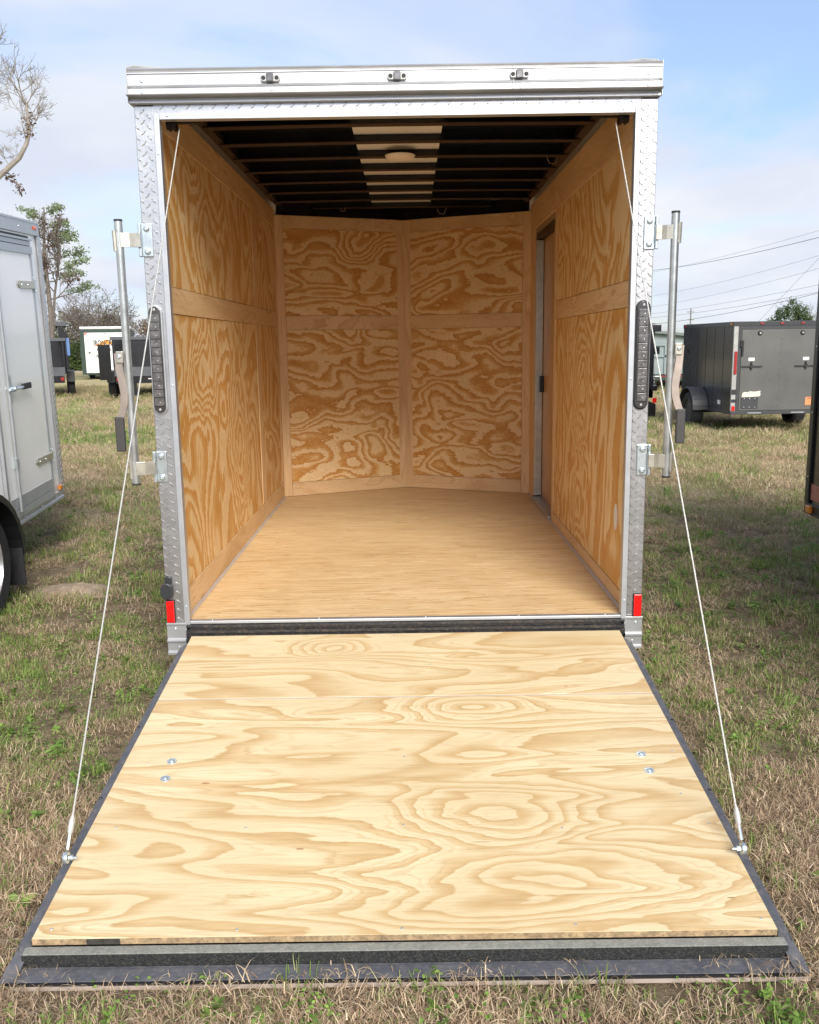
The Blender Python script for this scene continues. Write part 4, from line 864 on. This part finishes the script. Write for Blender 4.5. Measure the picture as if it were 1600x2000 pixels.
# big bare oak far left
TB = empty('bare_tree', (-19.6, 36, GZ)); tag(TB, 'tall bare grey tree at the left edge reaching above the white trailer', 'tree')
tt = Tree(11); O = Vector((-19.6, 36, GZ))
def tp_(x, z, y=36): return Vector((x, y, z)) - O
trunk = [tp_(-19.6, GZ), tp_(-19.4, 3), tp_(-18.9, 6), tp_(-18.6, 9), tp_(-18.3, 12), tp_(-18.1, 14.5)]
tr_ = MB().tube(trunk, [.42, .36, .3, .24, .16, .08], 10); 
mk('trunk', tr_, M_bark2, TB, smooth=True)
main = [tp_(-18.9, 6.2), tp_(-17.9, 7.3, 35.8), tp_(-17.05, 8.45, 35.7), tp_(-16.55, 9.0), tp_(-16.1, 9.35), tp_(-15.75, 9.9), tp_(-15.60, 10.3), tp_(-15.58, 10.9), tp_(-15.62, 11.4), tp_(-15.8, 11.9)]
tt.limb(main, .15, .04, 8)
tt.mb.f.append(tuple(range(8)))
for (i, d, ln, r) in ((5, (-.2, .2, 1), .9, .03), (6, (.8, 0, .9), .9, .028), (7, (-.9, .1, .5), 1.0, .03), (7, (.9, .1, .3), .8, .025), (8, (.6, .2, .9), 1.0, .035), (8, (-.5, -.2, 1), 1.1, .04), (9, (-.2, 0, 1), 1.1, .04), (9, (.9, 0, .6), .9, .03), (9, (-.8, 0, .9), .9, .03), (4, (-.9, .3, .5), .7, .025), (3, (-.3, .1, 1), .8, .03), (6, (-.9, 0, -.1), .7, .02), (7, (.5, .4, .9), .9, .03)):
    tt.grow(main[i], Vector(d), ln * .72, r * .8, 3, kids=3, nmin=.007)
for (z, x, d, ln) in ((12.2, -18.3, (1, 0, .7), 1.5), (13.2, -18.2, (1, .1, .5), 1.4), (14.3, -18.1, (.6, 0, 1), 1.3), (11.0, -18.4, (.9, -.2, .5), 1.5), (5.0, -19, (1, .2, .35), 2.0), (9.5, -18.6, (-1, .2, .6), 2.0), (11.5, -18.3, (-1, -.4, .8), 2.0)):
    tt.grow(tp_(x, z), Vector(d), ln * .72, .05, 4, kids=3, nmin=.007)
mk('branches', tt.mb, M_bark2, TB, smooth=True)
lp = [main[7] + Vector((.05, 0, -.1)), main[6], main[3] + Vector((.0, 0, -.4)), main[2] + Vector((-.3, 0, .5)), main[2] + Vector((.1, 0, .7)), main[3] + Vector((.35, 0, -.9)), main[1]]
mk('moss_clumps', leaves(lp, random.Random(3), 45, .13, .07), M_deadleaf, TB)
# bare twigs with dead leaves rising behind the white trailer roof, and the pine
def small_bare(loc, h, seed, label, n_clump, lean=(0, 0, 1)):
    E_ = empty('bare_tree', loc); tag(E_, label, 'tree'); t = Tree(seed)
    top = Vector(lean).normalized() * h
    pts = [Vector((0, 0, 0)), top * .3 + Vector((.15, 0, 0)), top * .6, top * .85]
    mk('trunk', MB().tube(pts, [.10, .085, .06, .04], 7), M_bark, E_, smooth=True)
    R = t.r
    for k in range(9):
        f = .55 + .45 * k / 8; b = pts[0].lerp(top, f * .92); a = R.uniform(0, 2 * pi)
        t.grow(b, Vector((cos(a), sin(a) * .6, .7)), h * .13, .035, 3, kids=3, nmin=.007, up=.2)
    t.grow(top * .8, Vector((.1, 0, 1)), h * .13, .05, 3, nmin=.007)
    mk('branches', t.mb, M_bark, E_, smooth=True)
    cl = [R.choice(t.tips) * .97 + Vector((0, 0, -.1)) for _ in range(n_clump)]
    mk('dead_leaves', leaves(cl, R, 36, .13, .075, .9), M_deadleaf, E_)
    return E_
small_bare((-20.2, 40, GZ), 7.2, 21, 'leafless tree with brown leaf clumps above the white trailer roof', 12)
small_bare((-18.3, 41, GZ), 6.8, 27, 'slim leafless tree with few clumps, between the roof corner and the pine', 9, (.02, 0, 1))
small_bare((-18.3, 42, GZ), 7.2, 33, 'leafless tree with hanging brown clumps, rising over the pine', 16, (.22, 0, 1))
PN = empty('pine_tree', (-24.7, 60, GZ)); tag(PN, 'loose crowned green pine right of the white trailer corner', 'tree')
t = Tree(5); mk('trunk', MB().tube([(0, 0, 0), (.1, 0, 4), (.0, 0, 8), (.25, 0, 11)], [.22, .18, .12, .04], 8), M_bark, PN, smooth=True)
R = t.r; cl = []
for (z, ln, k) in ((4.9, 2.9, 1), (5.3, 2.0, -1), (6.1, 2.5, 1), (6.6, 2.7, 1), (7.2, 2.0, -1), (7.6, 2.5, 1), (8.3, 2.3, 1), (8.9, 1.9, 1), (9.0, 1.8, -1), (9.6, 1.5, 1), (10.2, 1.1, -1), (10.5, 1.0, 1)):
    q = Vector((.1, 0, z)); pts = [q]
    d = Vector((k, R.uniform(-.5, .5), .12))
    for i in range(5):
        q = q + d.normalized() * ln / 5 + Vector((0, 0, R.uniform(-.05, .12))); pts.append(q.copy())
        if i > 1:
            for _ in range(5): cl.append(q + Vector((R.uniform(-.35, .35), R.uniform(-.5, .5), R.uniform(-.05, .35))))
    t.limb(pts, .05, .015, 4)
    for i in (2, 3, 4): t.grow(pts[i], Vector((R.uniform(-.3, 1), R.uniform(-1, 1), .3)), .45, .015, 1, nmin=.008)
mk('branches', t.mb, M_bark, PN, smooth=True); mk('crown', leaves(cl, R, 22, .16, .085, .7), M_pine, PN)
# thicket at the far left: single shrubs and small trees side by side
def shrub(loc, h, wd, seed, label, m, dens=1.0, twig=True, name='shrub', dome=True):
    E_ = empty(name, loc); tag(E_, label, 'shrub' if name == 'shrub' else 'tree', 'thicket along the far field edge')
    t = Tree(seed); R = t.r
    for k in range(7 if twig else 3):
        a = R.uniform(0, 2 * pi); t.grow(Vector((R.uniform(-.4, .4) * wd * .4, R.uniform(-.3, .3), 0)), Vector((cos(a) * .35, sin(a) * .35, 1)), h * .36, .05, 3, kids=3, shrink=.62, nmin=.012, up=.1, spread=.42)
    mk('stems', t.mb, M_bark, E_)
    pts = []
    for _ in range(int(170 * dens)):
        while True:
            u, v_, z_ = R.uniform(-1, 1), R.uniform(-1, 1), R.uniform(0, 1)
            if u * u + v_ * v_ + (z_ * .95) ** 3 < 1: break
        pts.append(Vector((u * wd * .55, v_ * wd * .4, z_ * h * .93 + .1)))
    mk('crown', leaves(pts, R, 14, .22, .10), m, E_)
    return E_
shr = [(-25.6, 62, 2.4, 3.0, M_shrubg, 'low dark green bush at the foot of the thicket'), (-24.6, 64.5, 4.6, 3.6, M_shrub, 'olive green rounded tree left in the thicket'),
       (-22.3, 66, 4.3, 3.2, M_shrubb, 'brown leafless thicket bush beside the white box trailer'), (-22.9, 63, 3.2, 2.8, M_shrubb, 'tangled brown bush behind the green bush'),
       (-23.2, 61.7, 1.9, 2.6, M_shrubg, 'low green bush nearest the white box trailer'), (-19.4, 66, 3.9, 3.4, M_shrubb, 'brown bush behind the box trailer roof'),
       (-17.0, 67, 4.3, 3.2, M_shrub, 'olive bush right of the box trailer roof'), (-14.6, 66, 3.9, 3.4, M_shrub, 'small olive tree beside the steel bar'),
       (-28.5, 66, 5, 4.0, M_shrub, 'olive tree hidden behind the white trailer corner'), (-12, 67, 3.6, 3.6, M_shrubb, 'brown bush behind the black dump trailer')]
for i, (x, y, h, wd, m, lb) in enumerate(shr): shrub((x, y, GZ), h, wd, 50 + i, lb, m, dens=1.5)
BB = empty('bare_tree', (-20.9, 58.5, GZ)); tag(BB, 'round bare bushy tree rising behind the white box trailer', 'tree')
t = Tree(77)
for k in range(9):
    a = 2 * pi * k / 9; t.grow(Vector((0, 0, 1.2)), Vector((cos(a) * .55, sin(a) * .4, 1)), 1.9, .06, 4, kids=3, shrink=.64, nmin=.010, up=.05, spread=.5)
mk('trunk', MB().tube([(0, 0, 0), (0, 0, 1.4)], [.2, .14], 7), M_bark, BB); mk('branches', t.mb, M_bark, BB)
mk('crown', leaves([R.choice(t.tips) for _ in range(160)], R, 5, .2, .06), M_shrub, BB)
# oak at the right
OK = empty('oak_tree', (26.4, 60, GZ)); tag(OK, 'dense green oak crown above the charcoal trailer roof', 'tree')
mk('trunk', MB().tube([(0, 0, 0), (.1, 0, 2.6)], [.28, .18], 8), M_bark, OK)
R = random.Random(91); cl = []
for (cx, cz, rr) in ((-.55, 3.3, .55), (.1, 3.7, .5), (-.1, 3.0, .8), (.9, 2.9, .6), (-1.1, 2.7, .4), (.75, 3.3, .45), (0, 2.4, 1.1), (1.3, 2.5, .4)):
    for _ in range(34):
        v = Vector((R.gauss(0, 1), R.gauss(0, 1), R.gauss(0, 1))).normalized() * rr * R.uniform(.5, 1); cl.append(Vector((cx, 0, cz)) + v)
mk('crown', leaves(cl, R, 16, .10, .07), M_oak, OK)
BR = empty('bare_tree', (28.2, 61, GZ)); tag(BR, 'thin leafless tree beside the oak at the right edge', 'tree')
t = Tree(13)
for k in range(6): t.grow(Vector((0, 0, 1.6)), Vector((random.uniform(-.8, .5), 0, 1)), 1.0, .035, 3, kids=3, nmin=.009, up=.1)
mk('trunk', MB().tube([(0, 0, 0), (0, 0, 1.7)], [.1, .06], 6), M_bark, BR); mk('branches', t.mb, M_bark, BR)

# ------------------------------------------------------------------ pole and power lines
PO = empty('utility_pole', (25.6, 80, GZ)); tag(PO, 'distant thin utility pole with crossarms left above the charcoal trailer', 'pole')
mk('pole', MB().tube([(0, 0, 0), (0, 0, 4.35)], [.07, .05], 8), M_pole, PO)
for z in (4.0, 3.3, 2.9): mk('crossarm', MB().box(-.32, .32, -.04, .04, z, z + .06), M_pole, PO)
def ray(u, v, y):
    d = r2 * ((u - 800) / F) + d2 * ((v - 1000) / F) + fw; t_ = (y - CAM.y) / d.y; return CAM + d * t_
# wires hang between poles standing outside the picture; each is given by its two ends and its sag
wires = [((1180, 535, 95), (1720, 432, 45), .6, .016, 'thick dark power line, highest of the clear ones at the right'),
         ((1180, 548, 95), (1720, 415, 50), .4, .008, 'thin power line just over the thick one'),
         ((1180, 590, 95), (1720, 462, 50), .6, .008, 'thin power line below the thick dark one'),
         ((1180, 612, 95), (1720, 490, 50), .5, .008, 'faint middle power line crossing the oak side of the sky'),
         ((1180, 622, 95), (1720, 530, 50), .4, .009, 'upper of the three low power lines passing the pole'),
         ((1180, 628, 80), (1720, 545, 50), .4, .010, 'middle one of the three low power lines passing the pole'),
         ((1180, 640, 80), (1720, 540, 50), .6, .014, 'lowest dark power line touching the distant pole'),
         ((1470, 640, 60), (1720, 378, 60), .0, .009, 'steep guy wire slanting up behind the oak')]
for (a, b, sag, r, lb) in wires:
    A, Bp = ray(*a), ray(*b); o = empty('power_line', A) if False else None
    pts = []
    for k in range(25):
        q = k / 24; p = A.lerp(Bp, q); p.z -= sag * 4 * q * (1 - q); pts.append(p - A)
    ob = mk('power_line', MB().tube(pts, r, 5), M_wire, loc=A); tag(ob, lb, 'power line')

# ------------------------------------------------------------------ ant mounds
for (x, y, rx, ry, h, lb) in ((-2.14, 1.83, .30, .17, .05, 'low sandy dirt mound in the green grass by the white trailer wheel'),):
    mb = MB(); n = 28; rings = 9
    for j in range(rings):
        f = j / (rings - 1)
        for k in range(n):
            a = 2 * pi * k / n; q = 1 + .45 * mnoise.noise(Vector((cos(a) * 1.7 + x * 9, sin(a) * 1.7, f * .6)))
            mb.v.append((rx * f * cos(a) * q, ry * f * sin(a) * q, h * (1 - f * f) ** 1.3 + .012 * mnoise.noise(Vector((cos(a) * f * 9, sin(a) * f * 9, y))) * (1 - f) - .02 * f))
    for j in range(rings - 1):
        for k in range(n): mb.f.append((j * n + k, j * n + (k + 1) % n, (j + 1) * n + (k + 1) % n, (j + 1) * n + k))
    ob = mk('dirt_mound', mb, mat('sandy_dirt', (.30, .235, .165), .95, var=.3, nscale=25, bump=1.0, bscale=120), loc=(x, y, GZ + .016), smooth=True)
    tag(ob, lb, 'dirt mound')

# ------------------------------------------------------------------ grass and weeds (one uncountable cover)
def blade_mat(name, stops, trans=.3, rough=.7):
    m, nt, b = new_mat(name)
    ge = N(nt, 'ShaderNodeNewGeometry'); oi = N(nt, 'ShaderNodeObjectInfo')
    r = ramp_node(nt, stops); L(nt, ge.outputs['Random Per Island'], r.inputs[0])
    hv = N(nt, 'ShaderNodeMapRange', inp={3: .72, 4: 1.22}); L(nt, oi.outputs['Random'], hv.inputs[0])
    mx = N(nt, 'ShaderNodeMix', data_type='RGBA', blend_type='MULTIPLY'); mx.inputs[0].default_value = 1; L(nt, r.outputs[0], mx.inputs[6]); L(nt, hv.outputs[0], mx.inputs[7])
    L(nt, mx.outputs[2], b.inputs['Base Color']); b.inputs['Roughness'].default_value = rough; b.inputs['Specular IOR Level'].default_value = .25
    tr = N(nt, 'ShaderNodeBsdfTranslucent'); L(nt, mx.outputs[2], tr.inputs[0]); ms = N(nt, 'ShaderNodeMixShader', inp={0: trans})
    L(nt, b.outputs[0], ms.inputs[1]); L(nt, tr.outputs[0], ms.inputs[2]); L(nt, ms.outputs[0], nt.nodes['Material Output'].inputs[0]); return m
M_straw = blade_mat('dry_straw_blades', [(0, (.20, .135, .085)), (.25, (.42, .30, .19)), (.6, (.60, .46, .30)), (.9, (.74, .60, .42)), (1, (.42, .42, .20))], .2)
M_grass = blade_mat('green_grass_blades', [(0, (.13, .19, .05)), (.4, (.21, .31, .07)), (.75, (.32, .40, .12)), (1, (.50, .46, .24))])
M_weed = blade_mat('broad_weed_leaves', [(0, (.10, .18, .035)), (.5, (.18, .31, .06)), (1, (.30, .42, .10))], .3, .5)
pcol = bpy.data.collections.new('grass_prototypes')
def blade(mb, p, az, ln, wd, rise, droop, rng, segs=3):
    q = Vector(p); d = Vector((cos(az), sin(az), 0)); side = Vector((-sin(az), cos(az), 0)); vs = []
    kink = rng.uniform(-.5, .5)
    for i in range(segs + 1):
        t = i / segs; wv = wd * (1 - t * .85)
        c = q + d * ln * t * (1 - .15 * t) + Vector((0, 0, rise * sin(pi * min(1, t * droop)) + .002)) + side * kink * ln * t * t * .6
        if i < segs: vs += [c - side * wv, c + side * wv]
        else: vs.append(c)
    fs = [(2 * i, 2 * i + 1, 2 * i + 3, 2 * i + 2) for i in range(segs - 1)] + [(2 * segs - 2, 2 * segs - 1, 2 * segs)]
    mb.add(vs, fs)
def proto(nm, fn, m, seed):
    mb = MB(); fn(mb, random.Random(seed)); me = bpy.data.meshes.new(nm); me.from_pydata(mb.v, [], mb.f); me.materials.append(m)
    o = bpy.data.objects.new(nm, me); pcol.objects.link(o)
def straw(mb, R):
    for _ in range(115):
        a = R.uniform(0, 2 * pi); r = .115 * math.sqrt(R.random())
        blade(mb, (r * cos(a), r * sin(a), R.uniform(0, .018)), R.uniform(0, 2 * pi), R.uniform(.020, .066), R.uniform(.0007, .0015), R.uniform(.002, .026), R.uniform(.6, 1.2), R)
def green(mb, R):
    for _ in range(46):
        a = R.uniform(0, 2 * pi); r = .07 * math.sqrt(R.random())
        blade(mb, (r * cos(a), r * sin(a), 0), a + R.uniform(-1, 1), R.uniform(.01, .045), R.uniform(.0011, .0022), R.uniform(.018, .055), R.uniform(.45, .9), R)
def leaflet(mb, R, c, az, ln, wd, pitch):
    d = Vector((cos(az) * cos(pitch), sin(az) * cos(pitch), sin(pitch))); s = Vector((-sin(az), cos(az), 0)); u = Vector((0, 0, 1))
    pr = [(0, .12), (.3, .8), (.6, 1), (.85, .6)]; vs = []
    for t, k in pr:
        p = c + d * ln * t - u * ln * .35 * t * t
        vs += [p - s * wd * k + u * .1 * wd, p, p + s * wd * k + u * .1 * wd]
    tip = c + d * ln - u * ln * .38; vs.append(tip); fs = []
    for i in range(3):
        fs += [(3 * i, 3 * i + 1, 3 * i + 4, 3 * i + 3), (3 * i + 1, 3 * i + 2, 3 * i + 5, 3 * i + 4)]
    fs += [(9, 10, 12), (10, 11, 12)]; mb.add(vs, fs)
def weed(mb, R):
    for k in range(R.randint(7, 10)):
        az = k * 2.4 + R.uniform(-.3, .3); leaflet(mb, R, Vector((0, 0, .006 + .003 * k)), az, R.uniform(.020, .042), R.uniform(.0055, .009), R.uniform(.25, 1.1))
def clover(mb, R):
    for k in range(34):
        a = R.uniform(0, 2 * pi); r = .085 * math.sqrt(R.random()); leaflet(mb, R, Vector((r * cos(a), r * sin(a), R.uniform(.004, .026))), R.uniform(0, 2 * pi), R.uniform(.008, .016), R.uniform(.003, .0055), R.uniform(0, .6))
for i in range(4): proto('a_straw%d' % i, straw, M_straw, 100 + i)
for i in range(3): proto('b_green%d' % i, green, M_grass, 200 + i)
for i in range(3): proto('c_weed%d' % i, weed, M_weed, 300 + i)
for i in range(2): proto('d_clover%d' % i, clover, M_weed, 400 + i)
M_olive = blade_mat('olive_dry_blades', [(0, (.24, .23, .10)), (.5, (.45, .42, .20)), (1, (.64, .57, .34))])
for i in range(2): proto('e_olive%d' % i, straw, M_olive, 500 + i)
R = random.Random(42); P_, S_, I_, RO = [], [], [], []
def blocked(x, y):
    if abs(x) < .93 and -1.905 < y < 3.4: return True
    if abs(x) < 1.01 and -1.905 < y < -.1: return True
    for (mx_, my_, a_, b_) in ((-2.14, 1.83, .24, .12),):
        if ((x - mx_) / a_) ** 2 + ((y - my_) / b_) ** 2 < 1 and R.random() < .80: return True
    return False
def put(x, y, s, i, tilt=.15):
    P_.append((x, y, gh(x, y))); S_.append(s); I_.append(i); RO.append((R.gauss(0, tilt), R.gauss(0, tilt), R.uniform(0, 6.28)))
def scatter(y0, y1, dens, smul, cw=1.0):
    y = y0
    n = 0; steps = 60
    for j in range(steps):
        ya, yb = y0 + (y1 - y0) * j / steps, y0 + (y1 - y0) * (j + 1) / steps
        hw = (yb + 3.83) * .54 + .6 + (.9 if yb < 3 else 0); cnt = int((yb - ya) * 2 * hw * dens)
        for _ in range(cnt):
            x, yy = R.uniform(-hw, hw) + .03, R.uniform(ya, yb)
            if blocked(x, yy): continue
            if -1.2 < yy < 9 and mnoise.noise(Vector((x * 2.3, yy * 2.3, 21.0))) < -.30 and R.random() < .8: continue
            gq = greenness(x, yy) + R.uniform(-.12, .12)
            if gq > .37:
                u = R.random()
                put(x, yy, smul * R.uniform(.6, 1.15), R.choice((7, 8, 9)) if u < .12 else (R.choice((10, 11)) if u < .5 else (R.choice((4, 5, 6)) if u < .75 else R.randint(0, 3))))
            else:
                u = R.random()
                put(x, yy, smul * R.uniform(.75, 1.2), R.choice((4, 5, 6)) if u < .12 else (R.choice((10, 11)) if u < .19 else (R.randint(12, 13) if (yy > 3.5 and R.random() < .35) else R.randint(0, 3))))
scatter(-2.75, -1.2, 420, .95); scatter(-1.2, 1.2, 330, 1.0); scatter(1.2, 4.5, 170, 1.25); scatter(4.5, 9, 60, 1.8); scatter(9, 18, 22, 2.4); scatter(18, 34, 6, 3.2)
# weed rosettes standing in the straw near the camera, in loose colonies
for ci_ in range(125):
    cx, cy = R.uniform(-2.2, 2.2), R.uniform(-2.6, .6)
    if ci_ > 75: cx, cy = R.uniform(-1.3, 1.3), R.uniform(-2.45, -1.95)
    for k in range(R.randint(2, 7)):
        x, y = cx + R.gauss(0, .07), cy + R.gauss(0, .05)
        if not blocked(x, y) and not (abs(x) < .99 and y > -1.9): put(x, y, R.uniform(.5, 1.25), R.choice((7, 8, 9, 7, 8, 10)), .35)
me = bpy.data.meshes.new('grass'); me.from_pydata(P_, [], [])
a = me.attributes.new('scl', 'FLOAT', 'POINT'); a.data.foreach_set('value', S_)
a = me.attributes.new('idx', 'INT', 'POINT'); a.data.foreach_set('value', I_)
a = me.attributes.new('rot', 'FLOAT_VECTOR', 'POINT'); a.data.foreach_set('vector', [c for r in RO for c in r])
go = bpy.data.objects.new('grass', me); COL.objects.link(go)
tag(go, 'dry straw coloured winter grass with green weeds covering the field', 'grass', kind='stuff')
gn = bpy.data.node_groups.new('scatter', 'GeometryNodeTree')
gn.interface.new_socket('Geometry', in_out='INPUT', socket_type='NodeSocketGeometry'); gn.interface.new_socket('Geometry', in_out='OUTPUT', socket_type='NodeSocketGeometry')
gi = gn.nodes.new('NodeGroupInput'); g_o = gn.nodes.new('NodeGroupOutput')
ci = gn.nodes.new('GeometryNodeCollectionInfo'); ci.inputs['Collection'].default_value = pcol; ci.inputs['Separate Children'].default_value = True; ci.inputs['Reset Children'].default_value = True
ip = gn.nodes.new('GeometryNodeInstanceOnPoints'); ip.inputs['Pick Instance'].default_value = True
def NA(nm, ty): n = gn.nodes.new('GeometryNodeInputNamedAttribute'); n.data_type = ty; n.inputs['Name'].default_value = nm; return n.outputs['Attribute']
L(gn, gi.outputs[0], ip.inputs['Points']); L(gn, ci.outputs[0], ip.inputs['Instance']); L(gn, NA('idx', 'INT'), ip.inputs['Instance Index'])
L(gn, NA('rot', 'FLOAT_VECTOR'), ip.inputs['Rotation']); L(gn, NA('scl', 'FLOAT'), ip.inputs['Scale']); L(gn, ip.outputs[0], g_o.inputs[0])
md = go.modifiers.new('scatter', 'NODES'); md.node_group = gn
print('grass points', len(P_), 'tris', sum(len(m.polygons) for m in bpy.data.meshes))
